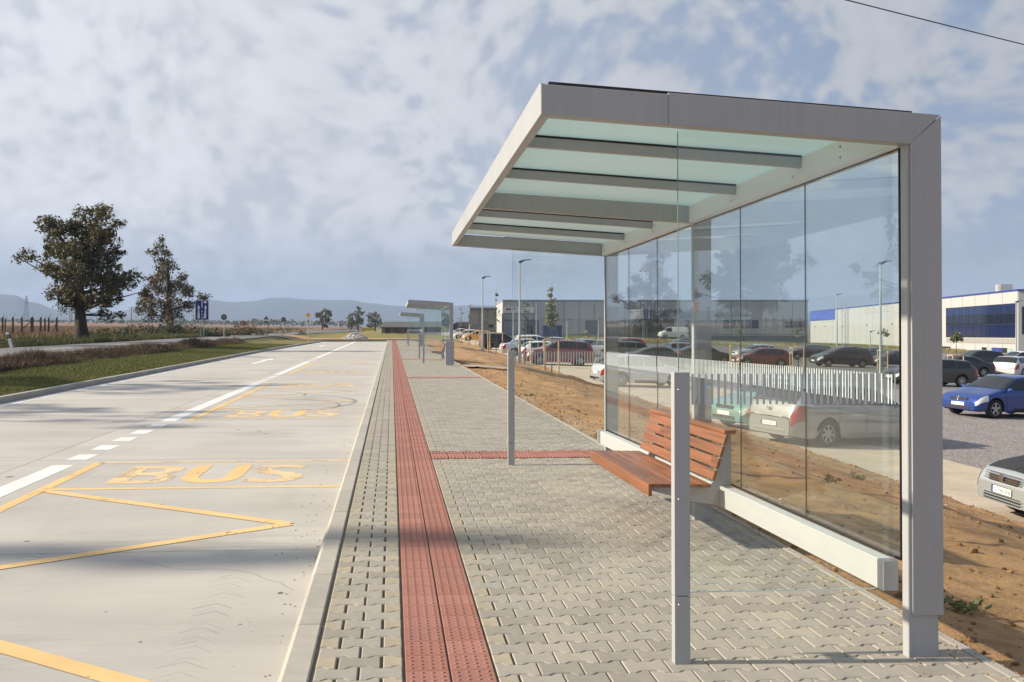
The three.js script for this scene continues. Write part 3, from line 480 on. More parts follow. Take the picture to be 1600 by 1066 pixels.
// ================================================================ SIGNS AND LAMPS
{
  const [x, z] = plan(315.5, 63), y = land(x, z);
  const t = thing('lane_sign', 'blue road sign with two white lane arrows on twin posts in the verge', 'road sign', x, y, z, -0.08);
  const blue = std([0.012, 0.028, 0.16], 0.45), wh = std([0.75, 0.76, 0.78], 0.5), F = 0.018, top = 1.54 + 41 / FPX * 63 - y, h = 1.32, w = 0.90, yc = top - h / 2;
  for (const dx of [-0.09, 0.09]) part('post', cyl(0.03, 0.03, top - 0.1, dx, 0, -0.03), M.galv, t);
  part('panel', rb(w, h, 0.02, 0, yc, 0, 0.006), blue, t);
  part('white_border', [bx(w, 0.02, 0.004, 0, yc + h / 2 - 0.012, 0.012), bx(w, 0.02, 0.004, 0, yc - h / 2 + 0.012, 0.012), bx(0.02, h, 0.004, -w / 2 + 0.012, yc, 0.0125), bx(0.02, h, 0.004, w / 2 - 0.012, yc, 0.0125)], wh, t);
  const sh = (pts) => slab(pts, 0.0105, 0.0145);
  part('lane_divider', [sh([[-0.025, yc + 0.16], [0.025, yc + 0.16], [0.025, yc + 0.64], [-0.025, yc + 0.64]]), ...[0, 1, 2].map((i) => bx(0.045, 0.13, 0.004, 0, yc - 0.08 - i * 0.21, 0.0125))], wh, t);
  const arrow = (dx, lean) => sh([[dx - 0.085, yc - 0.55], [dx + 0.085, yc - 0.55], [dx + lean + 0.03, yc + 0.10], [dx + lean + 0.09, yc + 0.10], [dx + lean, yc + 0.36], [dx + lean - 0.09, yc + 0.10], [dx + lean - 0.03, yc + 0.10]]);
  part('arrow', arrow(-0.22, 0.0), wh, t); part('arrow', arrow(0.19, 0.045), wh, t);
  part('bus_symbol', [new THREE.CylinderGeometry(0.1, 0.1, 0.004, 20).rotateX(Math.PI / 2).scale(1.15, 0.75, 1).translate(0.22, yc + 0.52, 0.0125), bx(0.12, 0.04, 0.002, 0.22, yc + 0.52, 0.0155)], wh, t);
}
function roundSign(u, d, topV, label, r, facing = 1) {
  const [x, z] = plan(u, d), y = land(x, z), top = 1.54 + (PY - topV) / FPX * d - y;
  const t = thing('round_sign', label, 'road sign', x, y, z);
  part('post', cyl(0.035, 0.035, top, 0, 0, 0), M.galv, t);
  part('disc', new THREE.CylinderGeometry(r, r, 0.02, 24).rotateX(Math.PI / 2).translate(0, top - r, 0.045), M.oldConcrete, t);
  part('clamp', bx(0.1, 0.04, 0.02, 0, top - r, 0.062), M.galv, t);
  return t;
}
roundSign(350, 92, 491, 'grey-backed round road sign beside the field, right of the blue lane sign', 0.29);
roundSign(443, 150, 495.5, 'distant grey-backed round sign left of the yellow diamond sign', 0.42);
{
  const [x, z] = plan(416, 135), y = land(x, z), t = thing('pointed_sign', 'grey back of a pointed road sign with a small plate between two round ones', 'road sign', x, y, z), top = 1.54 + 16.5 / FPX * 135 - y;
  part('post', cyl(0.035, 0.035, top, 0, 0, 0), M.galv, t); part('plate', slab([[0, top], [0.42, top - 0.55], [-0.42, top - 0.55]], 0.04, 0.06), M.oldConcrete, t); part('lower_plate', bx(0.5, 0.4, 0.02, 0, top - 0.9, 0.05), M.oldConcrete, t);
}
{
  const [x, z] = plan(481.5, 95), y = land(x, z), t = thing('priority_sign', 'yellow diamond priority road sign above a white plate on a post', 'road sign', x, y, z), top = 1.54 + 23 / FPX * 95 - y;
  part('post', cyl(0.035, 0.035, top, 0, 0, -0.04), M.galv, t);
  part('white_diamond', bx(0.5, 0.5, 0.016).rotateZ(Math.PI / 4).translate(0, top - 0.36, 0), M.white, t); part('yellow_diamond', bx(0.33, 0.33, 0.016).rotateZ(Math.PI / 4).translate(0, top - 0.36, 0.006), std([0.75, 0.40, 0.04], 0.5), t);
  part('lower_plate', bx(0.46, 0.46, 0.016, 0, top - 0.99, 0), M.white, t); part('route_mark', [bx(0.09, 0.34, 0.004, 0, top - 0.99, 0.009), bx(0.26, 0.05, 0.004, 0, top - 1.02, 0.0095)], M.black, t);
}
{ // leaning delineator post at the edge of the old road
  const [x, z] = plan(18.5, 46.5), t = thing('delineator_post', 'leaning white roadside marker post with a black band at far left', 'marker post', x, land(x, z), z); t.rotation.z = 0.27;
  part('stem', slab([[-0.06, -0.1], [0.06, -0.1], [0.06, 0.80], [-0.06, 0.86]], -0.045, 0.045, 0.01), M.white, t); part('black_band', bx(0.128, 0.2, 0.098, 0, 0.62, 0), M.black, t); part('reflector', bx(0.035, 0.09, 0.004, 0, 0.63, 0.05), M.white, t);
}
function streetLamp(u, d, topV, label, baseV) {
  const [x, z] = plan(u, d), y = baseV === undefined ? land(x, z) : 1.54 + (PY - baseV) / FPX * d, h = 1.54 + (PY - topV) / FPX * d - y;
  const t = thing('street_lamp', label, 'street lamp', x, y, z, 0, 'slim lamp posts of the car park');
  part('pole', [cyl(0.085, 0.06, h * 0.5, 0, 0, 0), cyl(0.058, 0.042, h * 0.5 - 0.1, 0, h * 0.5, 0)], M.galv, t);
  part('arm', rod([0, h - 0.12, 0], [0.28, h - 0.02, 0], 0.03), M.black, t);
  part('lamp_head', slab([[-0.05, h - 0.18], [0.1, h - 0.2], [0.28, h - 0.06], [0.72, h + 0.0], [0.70, h + 0.035], [0.2, h - 0.0], [-0.05, h - 0.08]], -0.11, 0.11, 0.01), std([0.05, 0.05, 0.055], 0.5), t);
  part('base_collar', cyl(0.12, 0.11, 0.12), M.galv, t);
  return t;
}
streetLamp(812, 58, 406, 'tall street lamp at the car park edge, seen through the near shelter\'s far pane');
streetLamp(754, 80, 432, 'tall street lamp left of the near shelter, in front of the low grey annex');
streetLamp(1376, 54, 408, 'street lamp seen through the rightmost glass pane, before the white hall');
streetLamp(1588, 95, 470, 'street lamp in front of the blue glazed office front at the right edge');
streetLamp(838, 170, 470, 'distant lamp post before the grey warehouse, right of its signboard');
streetLamp(1308, 112, 459, 'distant street lamp at the blue-topped end of the white hall');
streetLamp(802, 150, 482, 'thin distant lamp post just left of the near lamp, below the warehouse signboard');
streetLamp(1360, 130, 517, 'small distant lamp post before the white hall');
streetLamp(886, 150, 499, 'short distant lamp post right of the blue container');
streetLamp(935, 150, 497, 'short distant lamp post beside the dark loading door');
streetLamp(651, 240, 484, 'thin distant lamp post seen between the far shelters');
// overhead cable crossing high above
{
  const a = new THREE.Vector3(9.0, 8.0, -18.3), dir = new THREE.Vector3(5.4, 0, -2.6).normalize();
  const pts = []; for (let i = -8; i <= 8; i++) { const s = i * 6; pts.push(a.clone().addScaledVector(dir, s).add(new THREE.Vector3(0, 0.00035 * s * s, 0))); }
  const m = shade(new THREE.Mesh(new THREE.TubeGeometry(new THREE.CatmullRomCurve3(pts), 60, 0.013, 6), M.black)); m.name = 'overhead_cable'; tag(m, 'thin black overhead cable crossing the sky at top right', 'cable'); scene.add(m);
}
// ================================================================ CARS
// profile: roof line T and belt line B as [x, y] from rear (-) to front (+), in fractions of the half length for x
const poly = (rows, x) => { if (x <= rows[0][0]) return rows[0][1]; for (let i = 0; i < rows.length - 1; i++) if (x <= rows[i + 1][0]) return lerp(rows[i][1], rows[i + 1][1], (x - rows[i][0]) / (rows[i + 1][0] - rows[i][0])); return rows[rows.length - 1][1]; };
const KIND = {
  hatch: { L: 4.15, W: 1.73, H: 1.44, wb: 2.51, off: 0.02, T: [[-1, 0.66], [-0.985, 0.80], [-0.93, 0.97], [-0.80, 1.27], [-0.70, 1.375], [-0.45, 1.43], [-0.1, 1.44], [0.12, 1.40], [0.50, 0.985], [0.60, 0.93], [0.85, 0.80], [0.955, 0.70], [1, 0.54]], B: [[-1, 0.70], [-0.9, 0.93], [0.5, 0.89], [0.9, 0.74], [1, 0.5]], ws: [0.15, 0.495], rw: [-0.925, -0.74], win: [[-0.69, -0.475], [-0.45, -0.075], [-0.045, 0.42]] },
  sedan: { L: 4.60, W: 1.78, H: 1.43, wb: 2.70, off: 0.0, T: [[-1, 0.68], [-0.985, 0.86], [-0.95, 0.98], [-0.72, 1.02], [-0.42, 1.33], [-0.25, 1.41], [-0.02, 1.43], [0.12, 1.40], [0.45, 1.0], [0.55, 0.95], [0.86, 0.81], [0.96, 0.70], [1, 0.54]], B: [[-1, 0.72], [-0.9, 0.95], [0.45, 0.91], [0.9, 0.74], [1, 0.5]], ws: [0.14, 0.445], rw: [-0.70, -0.44], win: [[-0.47, -0.28], [-0.26, 0.0], [0.03, 0.40]] },
  wagon: { L: 4.65, W: 1.80, H: 1.48, wb: 2.72, off: 0.0, T: [[-1, 0.68], [-0.985, 0.88], [-0.955, 1.02], [-0.84, 1.36], [-0.76, 1.44], [-0.4, 1.48], [-0.05, 1.48], [0.10, 1.44], [0.46, 1.01], [0.55, 0.96], [0.86, 0.82], [0.96, 0.72], [1, 0.55]], B: [[-1, 0.74], [-0.92, 0.98], [0.45, 0.92], [0.9, 0.75], [1, 0.5]], ws: [0.125, 0.455], rw: [-0.95, -0.80], win: [[-0.78, -0.46], [-0.43, -0.08], [-0.05, 0.40]] },
  suv: { L: 4.45, W: 1.83, H: 1.64, wb: 2.65, off: 0.0, T: [[-1, 0.78], [-0.985, 0.98], [-0.955, 1.12], [-0.86, 1.48], [-0.76, 1.58], [-0.4, 1.64], [-0.05, 1.64], [0.10, 1.59], [0.46, 1.15], [0.55, 1.09], [0.86, 0.97], [0.96, 0.84], [1, 0.64]], B: [[-1, 0.84], [-0.92, 1.1], [0.45, 1.04], [0.9, 0.88], [1, 0.58]], ws: [0.125, 0.455], rw: [-0.95, -0.83], win: [[-0.76, -0.47], [-0.44, -0.08], [-0.05, 0.40]] },
  mpv: { L: 4.60, W: 1.84, H: 1.66, wb: 2.75, off: 0.0, T: [[-1, 0.76], [-0.988, 0.98], [-0.965, 1.1], [-0.90, 1.45], [-0.82, 1.58], [-0.4, 1.66], [-0.05, 1.65], [0.12, 1.57], [0.56, 1.10], [0.66, 1.02], [0.88, 0.88], [0.965, 0.76], [1, 0.58]], B: [[-1, 0.82], [-0.93, 1.06], [0.5, 0.99], [0.9, 0.80], [1, 0.54]], ws: [0.145, 0.555], rw: [-0.96, -0.87], win: [[-0.80, -0.48], [-0.45, -0.05], [-0.02, 0.49]] },
  van: { L: 5.4, W: 1.95, H: 2.1, wb: 3.2, off: 0.1, T: [[-1, 0.8], [-0.995, 1.9], [-0.97, 2.06], [-0.3, 2.1], [0.3, 2.08], [0.44, 2.0], [0.72, 1.3], [0.8, 1.2], [0.94, 1.05], [0.985, 0.85], [1, 0.6]], B: [[-1, 0.8], [-0.95, 1.2], [0.6, 1.15], [0.94, 0.9], [1, 0.55]], ws: [0.46, 0.715], rw: [-0.99, -0.98], win: [[0.2, 0.62]] },
};
const wheelGeo = (() => {
  const R = 0.315, w = 0.2, t = new THREE.LatheGeometry([[0.21, -w / 2], [0.285, -w / 2], [R - 0.012, -w / 2 + 0.012], [R, -w / 2 + 0.04], [R, w / 2 - 0.04], [R - 0.012, w / 2 - 0.012], [0.285, w / 2], [0.21, w / 2], [0.205, w / 2 - 0.03]].map((p) => new THREE.Vector2(...p)), 28).rotateX(Math.PI / 2);
  const rim = (n, wide) => { const g = [new THREE.RingGeometry(0.185, 0.213, 28).translate(0, 0, w / 2 - 0.012), new THREE.CylinderGeometry(0.205, 0.19, 0.12, 24, 1, true).rotateX(Math.PI / 2).translate(0, 0, 0.03), new THREE.CylinderGeometry(0.055, 0.06, 0.03, 14).rotateX(Math.PI / 2).translate(0, 0, w / 2 - 0.02)]; for (let i = 0; i < n; i++) g.push(slab([[-wide * 0.55, 0.04], [wide * 0.55, 0.04], [wide * 0.42, 0.192], [-wide * 0.42, 0.192]], w / 2 - 0.035, w / 2 - 0.014, 0.004).rotateZ(i / n * 2 * Math.PI)); return merge(g); };
  return { t, rims: [rim(7, 0.06), rim(5, 0.075), rim(6, 0.06), rim(9, 0.035)], back: new THREE.CircleGeometry(0.205, 24).translate(0, 0, 0.01) };
})();
const carMat = {
  glass: phy([0.018, 0.022, 0.024], 0.04, { specularIntensity: 1 }), trim: std([0.02, 0.02, 0.021], 0.6), lamp: phy([0.72, 0.74, 0.75], 0.12, { clearcoat: 1 }), tail: phy([0.38, 0.012, 0.010], 0.2, { clearcoat: 1 }), amber: phy([0.5, 0.2, 0.03], 0.2),
  rim: std([0.42, 0.43, 0.44], 0.35, { metalness: 0.75 }), dark: std([0.008, 0.008, 0.009], 1), plate: std([0.74, 0.74, 0.72], 0.5), chrome: std([0.65, 0.65, 0.66], 0.2, { metalness: 1 }),
};
const paintOf = (c, metal = 0.35) => phy(c, 0.38, { metalness: metal, clearcoat: 1, clearcoatRoughness: 0.04 });
const shapeCache = new Map();
function carShape(kind, s = 1) {
  const key = kind; if (shapeCache.has(key)) return shapeCache.get(key);
  const K = KIND[kind], hl = K.L / 2, hw = K.W / 2, yb0 = 0.20, Ra = 0.375, wy = 0.315, xf = K.wb / 2 + K.off + 0.05, xr = -K.wb / 2 + K.off + 0.05;
  const T = (x) => { let a = 0; const e = 0.05; for (const d of [-1.5, -0.5, 0.5, 1.5]) a += poly(K.T, clamp((x + d * e * 0.7) / hl, -1, 1)) / 4; return Math.abs(x) > hl - 0.12 ? lerp(a, poly(K.T, x / hl), sstep(hl - 0.12, hl - 0.03, Math.abs(x))) : a; };
  const B = (x) => poly(K.B, x / hl);
  const wid = (x) => { const u = clamp((Math.abs(x) - (hl - 0.62)) / 0.62, 0, 1); return hw * (1 - 0.27 * (1 - Math.sqrt(Math.max(0, 1 - u * u * 0.985)))); };
  const sec = (x) => {
    const t = T(x), w = wid(x), S = Math.min(B(x), t - 0.045), end = sstep(hl - 0.5, hl, Math.abs(x)), yb = yb0 + 0.05 * end;
    let arch = 0; for (const c of [xf, xr]) { const q = Ra * Ra - (x - c) * (x - c); if (q > 0) arch = Math.max(arch, wy + Math.sqrt(q)); }
    const y8 = Math.max(yb, arch), wr = Math.max(0.3, w - 0.05 - 0.36 * Math.max(0, t - S - 0.045)), g = clamp((t - S) / 0.3, 0, 1);
    const y3 = Math.max(S + 0.012, t - lerp(0.03, 0.085, g)), y7 = Math.max(yb + 0.13, y8 + 0.012), y5 = Math.max(S - 0.10, y7 + 0.01), y6 = Math.max((S + yb) / 2 - 0.02, y7 + 0.005);
    return [[0, t], [wr * 0.55, t - 0.010], [wr * 0.88, t - lerp(0.018, 0.034, g)], [wr, y3], [w - 0.030, S], [w - 0.004, y5], [w, Math.min(y6, y5 - 0.002)], [w * 0.992, y7], [w * 0.955, y8]];
  };
  const at = (x, q) => { const s9 = sec(x), i = Math.min(7, Math.floor(q)), f = q - i; return [x, lerp(s9[i][1], s9[i + 1][1], f), lerp(s9[i][0], s9[i + 1][0], f)]; };
  // body loft
  const xs = new Set(); for (let i = 0; i <= 64; i++) xs.add(lerp(-hl, hl, i / 64)); for (const c of [xf, xr]) for (let i = 0; i <= 16; i++) xs.add(c - Ra * Math.cos(Math.PI * i / 16) * 0.9999); for (const e of [0.01, 0.03, 0.06, 0.1]) { xs.add(hl - e); xs.add(-hl + e); }
  const X = [...xs].sort((a, b) => a - b), p = [], idx = [], n = 17;
  for (const x of X) { const s9 = sec(x); for (let i = 8; i >= 0; i--) p.push(x, s9[i][1], -s9[i][0]); for (let i = 1; i < 9; i++) p.push(x, s9[i][1], s9[i][0]); }
  for (let j = 0; j < X.length - 1; j++) for (let i = 0; i < n - 1; i++) { const o = j * n + i; idx.push(o, o + 1, o + n, o + 1, o + n + 1, o + n); }
  for (const j of [0, X.length - 1]) for (let i = 0; i < 8; i++) { const o = j * n; idx.push(o + i, o + i + 1, o + 16 - i, o + i + 1, o + 15 - i, o + 16 - i); }
  const body = new THREE.BufferGeometry(); body.setAttribute('position', new THREE.Float32BufferAttribute(p, 3)); body.setIndex(idx); body.computeVertexNormals();
  const sheet = (fa, nu, nv) => { const q = [], ix = []; for (let j = 0; j <= nv; j++) for (let i = 0; i <= nu; i++) q.push(...fa(i / nu, j / nv)); for (let j = 0; j < nv; j++) for (let i = 0; i < nu; i++) { const o = j * (nu + 1) + i; ix.push(o, o + 1, o + nu + 1, o + 1, o + nu + 2, o + nu + 1); } const g = new THREE.BufferGeometry(); g.setAttribute('position', new THREE.Float32BufferAttribute(q, 3)); g.setIndex(ix); g.computeVertexNormals(); return g; };
  const screen = (a, b, dx) => sheet((u, v) => { const x = lerp(a, b, v) * hl, k = (u * 2 - 1), q = Math.abs(k) * 2.86, m = at(x, q); return [x + dx, m[1] + 0.007, m[2] * Math.sign(k)]; }, 12, 8);
  const side = (a, b, sg) => sheet((u, v) => { const x = lerp(a, b, u) * hl, s9 = sec(x), lo = s9[4][1] + 0.035, hi = Math.max(lo + 0.004, s9[3][1] - 0.012), y = lerp(lo, hi, v), f = (y - s9[4][1]) / Math.max(0.02, s9[3][1] - s9[4][1]); return [x, y, (lerp(s9[4][0], s9[3][0], f) + 0.006) * sg]; }, 10, 4);
  const skin = (xa, xb, qa, qb, sg, off) => sheet((u, v) => { const x = lerp(xa, xb, u), m = at(x, lerp(qa, qb, v)); return [x + off * (Math.abs(x) > hl - 0.45 ? Math.sign(x) : 0), m[1], (m[2] + off) * sg]; }, 8, 5);
  const S = { K, hl, hw, xf, xr, wy, at, sec, body, screens: [screen(...K.ws, 0.006), screen(...K.rw, -0.006)], wins: K.win.flatMap(([a, b]) => [side(a, b, 1), side(a, b, -1)]), skin,
    head: [1, -1].map((sg) => skin(hl - 0.42, hl - 0.015, 4.02, 5.55, sg, 0.008)), tail: [1, -1].map((sg) => skin(-hl + 0.012, -hl + 0.30, 4.05, 5.9, sg, 0.008)), skirt: [1, -1].map((sg) => skin(-hl + 0.02, hl - 0.02, 7.0, 8.0, sg, 0.004)) };
  shapeCache.set(key, S); return S;
}
const plateTex = (text) => { const cv = document.createElement('canvas'); cv.width = 512; cv.height = 110; const c = cv.getContext('2d'); c.fillStyle = '#f2f2ee'; c.fillRect(0, 0, 512, 110); c.fillStyle = '#1d3f9a'; c.fillRect(4, 4, 42, 102); c.strokeStyle = '#111'; c.lineWidth = 7; c.strokeRect(3, 3, 506, 104); c.fillStyle = '#151515'; c.font = 'bold 86px sans-serif'; c.textBaseline = 'middle'; c.fillText(text.slice(0, 2), 56, 58); c.fillText(text.slice(2), 216, 58, 284); c.fillStyle = '#b03028'; c.beginPath(); c.moveTo(178, 40); c.lineTo(204, 40); c.lineTo(201, 62); c.lineTo(191, 74); c.lineTo(181, 62); c.fill(); const t = new THREE.CanvasTexture(cv); t.colorSpace = THREE.SRGBColorSpace; return t; };
function car(kind, label, cat, paint, x, z, hx, hz, o = {}) {
  const S = carShape(kind), { K, hl, xf, xr, wy } = S, l = Math.hypot(hx, hz), y = (o.y ?? carPark(Math.max(x, DX + 0.3), z)) + 0.005;
  const t = thing('parked_car', label, cat, x, y, z, Math.atan2(-hz / l, hx / l), 'cars parked in the car park');
  { // stand square on the sloping ground
    const sx = -0.033, sz = -0.0088, q = new THREE.Quaternion().setFromUnitVectors(new THREE.Vector3(0, 1, 0), new THREE.Vector3(-sx, 1, -sz).normalize()); t.quaternion.premultiply(q);
  }
  part('body', S.body, paint, t);
  part('underbody', [bx(K.L * 0.94, 0.30, K.W * 0.80, 0, 0.36, 0)], carMat.dark, t);
  part('windscreen', S.screens[0], carMat.glass, t); part('rear_window', S.screens[1], carMat.glass, t);
  S.wins.forEach((g) => part('side_window', g, carMat.glass, t));
  S.head.forEach((g) => part('headlight', g, carMat.lamp, t)); S.tail.forEach((g) => part('tail_light', g, carMat.tail, t));
  S.skirt.forEach((g) => part('sill', g, o.skirt ? carMat.trim : paint, t));
  part('grille', rb(0.03, 0.10, K.W * 0.42, hl - 0.022, K.T[K.T.length - 1][1] + 0.06, 0, 0.008), carMat.trim, t);
  part('lower_grille', rb(0.03, 0.10, K.W * 0.55, hl - 0.006, 0.32, 0, 0.008), carMat.trim, t);
  const pm = o.plate ? std([1, 1, 1], 0.5, { map: plateTex(o.plate) }) : carMat.plate;
  part('number_plate', new THREE.PlaneGeometry(0.52, 0.11).rotateY(Math.PI / 2).translate(hl + 0.014, 0.44, 0), pm, t);
  part('number_plate', new THREE.PlaneGeometry(0.52, 0.11).rotateY(-Math.PI / 2).translate(-hl - 0.012, o.rearPlateY ?? 0.60, 0), pm, t);
  part('rear_bumper_trim', rb(0.05, 0.07, K.W * 0.62, -hl + 0.012, 0.36, 0, 0.01), o.skirt ? carMat.trim : paint, t);
  const beltX = K.ws[1] * hl - 0.20, m4 = S.at(beltX, 4);
  for (const s of [1, -1]) part('door_mirror', [new RoundedBoxGeometry(0.10, 0.11, 0.17, 2, 0.04).translate(beltX, m4[1] + 0.07, s * (m4[2] + 0.11)), rod([beltX, m4[1] + 0.03, s * (m4[2] - 0.03)], [beltX, m4[1] + 0.05, s * (m4[2] + 0.06)], 0.018)], paint, t);
  for (const s of [1, -1]) for (const f of K.win.slice(-2)) { const hxx = lerp(f[0], f[1], 0.1) * hl, m = S.at(hxx, 4.9); part('door_handle', rb(0.17, 0.026, 0.03, hxx, m[1], s * (m[2] + 0.012), 0.008), paint, t); }
  if (o.seams) for (const s of [1, -1]) for (const xx of [...new Set(K.win.slice(-2).flat())].map((q) => q * hl)) if (xx < xf - 0.42) part('door_gap', S.skin(xx - 0.005, xx + 0.005, 4.05, 7.2, s, 0.003), carMat.dark, t);
  for (const s of [1, -1]) [xf, xr].forEach((wx) => { const w = partGroup('wheel', t, wx, wy, s * (K.W / 2 - 0.105)); if (s < 0) w.rotation.y = Math.PI; part('tyre', wheelGeo.t, M.rubber, w); part('rim', wheelGeo.rims[o.rim ?? 0], carMat.rim, w); part('brake_disc', wheelGeo.back, carMat.dark, w); });
  return { t, S };
}
const C = { silver: paintOf([0.37, 0.362, 0.335], 0.55), teal: paintOf([0.16, 0.34, 0.31]), blue: paintOf([0.005, 0.042, 0.235], 0.35), pale: paintOf([0.43, 0.465, 0.46], 0.5), black: paintOf([0.014, 0.014, 0.016], 0.2), char: paintOf([0.035, 0.038, 0.042], 0.4), brown: paintOf([0.05, 0.042, 0.036], 0.4), red: paintOf([0.19, 0.02, 0.02], 0.3), bright: paintOf([0.50, 0.02, 0.02], 0.2), white: paintOf([0.74, 0.74, 0.72], 0.0), grey: paintOf([0.20, 0.21, 0.22], 0.5), steel: paintOf([0.10, 0.16, 0.23], 0.5), yellow: paintOf([0.72, 0.36, 0.03], 0.1), lite: paintOf([0.62, 0.63, 0.64], 0.5), sky: paintOf([0.30, 0.38, 0.44], 0.5) };
const atPlan = (u, d) => plan(u, d);
{
  const K = KIND.hatch;
  const near = car('wagon', 'silver five-door car with red tail lights, its rear nearest the bench behind the shelter glass', 'car', C.silver, 11.15, -22.95, 0.94, -0.33, { seams: true, rim: 0, plate: 'TO112CC', rearPlateY: 0.50 });
  part('rear_emblem', [new THREE.TorusGeometry(0.05, 0.009, 8, 20).rotateY(Math.PI / 2).translate(-near.S.hl - 0.01, 0.86, 0), bx(0.012, 0.014, 0.13, -near.S.hl - 0.012, 0.86, 0).rotateX(0)], carMat.chrome, near.t);
  car('hatch', 'teal green car with a clear headlight, hidden behind the silver car by the bench', 'car', C.teal, 10.9, -25.8, -0.95, 0.3, { seams: true });
  const vw = car('hatch', 'bright blue hatchback facing left on the gravel at the right edge', 'car', C.blue, 21.2, -31.7, -0.97, 0.26, { seams: true, rim: 1, skirt: true });
  part('front_emblem', [new THREE.TorusGeometry(0.055, 0.008, 8, 20).rotateY(Math.PI / 2).translate(vw.S.hl + 0.0, 0.63, 0), ...[[-0.03, 0.045, 0, -0.035], [0.03, 0.045, 0, -0.035], [-0.018, 0.045, 0, 0.0], [0.018, 0.045, 0, 0.0]].map(([a, b, c, d]) => rod([vw.S.hl, 0.63 + b, a], [vw.S.hl, 0.63 + d, c], 0.006))], carMat.chrome, vw.t);
  const fi = car('hatch', 'pale silver-green car nosing in at the lower right edge with black grille bars', 'car', C.pale, 11.05, -13.35, -0.9976, -0.07, { seams: true, plate: 'TO961BM' });
  const h = fi.S.hl;
  part('grille_bars', [0, 1, 2, 3].map((i) => bx(0.018, 0.012, 0.92, h + 0.004 - i * 0.012, 0.585 + i * 0.032, 0)), carMat.chrome, fi.t); part('hood_dark_sheet', fi.S.skin(h * 0.56, h - 0.17, 0.02, 2.4, 1, 0.0).translate(0, 0.007, 0), carMat.trim, fi.t); part('hood_dark_sheet', fi.S.skin(h * 0.56, h - 0.17, 0.02, 2.4, -1, 0.0).translate(0, 0.007, 0), carMat.trim, fi.t);  // two near-black sheets laid just above the hood
  part('front_emblem', new THREE.CylinderGeometry(0.055, 0.055, 0.02, 20).rotateZ(Math.PI / 2).translate(h + 0.016, 0.63, 0), carMat.chrome, fi.t);
  part('bumper_bars', [0, 1, 2].map((i) => bx(0.02, 0.014, 1.05, h + 0.012, 0.35 - i * 0.045, 0)), C.pale, fi.t);
  const put = (kind, label, paint, u, d, hx, hz, o) => { const [x, z] = atPlan(u, d); car(kind, label, 'car', paint, x, z, hx, hz, o); };
  put('mpv', 'charcoal people carrier facing left, side on before the white hall, seen through the glass', C.char, 1314, 76, -1, 0, { rim: 1 });
  put('wagon', 'dark brown-black estate car half hidden by the near shelter post, its rear to the right', C.brown, 1452, 52, -1, 0, { rim: 0 });
  put('sedan', 'black saloon behind the dark estate car, beside the staked tree on the right', C.black, 1497, 66, -1, 0.05, { rim: 0 });
  put('wagon', 'silver estate car with its rear turned to the camera, above the blue hatchback', C.lite, 1590, 68, 0.82, -0.57, { rim: 1 });
  put('wagon', 'grey-green car whose windscreen shows just behind the blue hatchback', C.sky, 1645, 36.5, -0.99, 0.1);
  put('suv', 'white car whose roof shows behind the silver estate at the right edge', C.white, 1590, 84, -1, 0);
  put('suv', 'black off-roader behind the black saloon, near the office building', C.black, 1525, 82, -1, 0);
  put('hatch', 'dark red small hatchback facing left, seen side on through the glass', C.red, 1189, 70, -1, -0.02, { rim: 0 });
  put('sedan', 'charcoal saloon left of the dark red hatchback, facing right behind the middle post', C.char, 1098, 74, 1, 0);
  put('sedan', 'large black saloon seen through the left glass panes, facing right', C.black, 1032, 62, 1, 0.04);
  put('wagon', 'dark grey estate car beyond the large black saloon', C.grey, 992, 76, 1, 0);
  put('hatch', 'bright red car far off, left of the black saloons behind the glass', C.bright, 978, 104, -1, 0);
  put('suv', 'dark car far off between the black saloon and the middle post', C.char, 1064, 98, -1, 0);
  put('hatch', 'pale blue car in the distance just left of the middle shelter post', C.sky, 1070, 82, 1, 0);
  put('hatch', 'light silver car behind the dark red hatchback', C.lite, 1180, 86, -1, 0);
  put('wagon', 'dark car between the red hatchback and the charcoal people carrier', C.black, 1262, 92, -1, 0);
  put('sedan', 'blue-grey car right of the charcoal people carrier, behind the lamp', C.steel, 1364, 92, -1, 0);
  put('hatch', 'dark hatchback showing its wheel just left of the near shelter post', C.char, 1398, 80, -1, 0);
  { const w = car('hatch', 'pale grey older hatchback with its rear to us, just left of the far shelter post', 'car', C.lite, 11.05, -42.0, 1, -0.12, { rim: 3, skirt: true }); part('tow_bar', [rod([-w.S.hl - 0.22, 0.35, 0], [-w.S.hl + 0.1, 0.28, 0], 0.025), new THREE.SphereGeometry(0.04, 10, 8).translate(-w.S.hl - 0.22, 0.4, 0)], carMat.trim, w.t); }
  put('suv', 'dark red family car facing left behind the staked tree, left of the far shelter post', C.red, 872, 62, -1, 0.02, { rim: 1 });
  car('hatch', 'white hatchback behind the dark red family car, its rear toward the platform', 'car', C.white, 11.0, -66.4, 1, -0.05);
  car('sedan', 'silver saloon with a red tail light, behind the tall lamp by the earth strip', 'car', C.lite, 10.9, -75.5, 1, -0.05, { rim: 0 });
  car('suv', 'white estate with dark windows behind the silver saloon', 'car', C.white, 12.4, -81, 1, 0);
  car('suv', 'black off-roader left of the white estate, behind the wooden tree stakes', 'car', C.black, 10.4, -90, 1, 0);
  put('hatch', 'yellow car between the tree stakes, far along the car park', C.yellow, 746, 126, -1, 0.1);
  put('hatch', 'white car just left of the yellow car, far along the row', C.white, 730, 134, -1, 0);
  put('sedan', 'small white car at the far left end of the parked row', C.white, 718, 148, -1, 0);
  put('hatch', 'dark blue hatchback in the second row, right of the staked tree', C.steel, 910, 84, -0.2, -1);
  put('hatch', 'light grey car in the second row, above the dark red family car', C.lite, 868, 88, -0.2, 1);
  put('wagon', 'grey estate car in the second row, next to the far shelter post', C.grey, 944, 80, -0.3, -1);
}
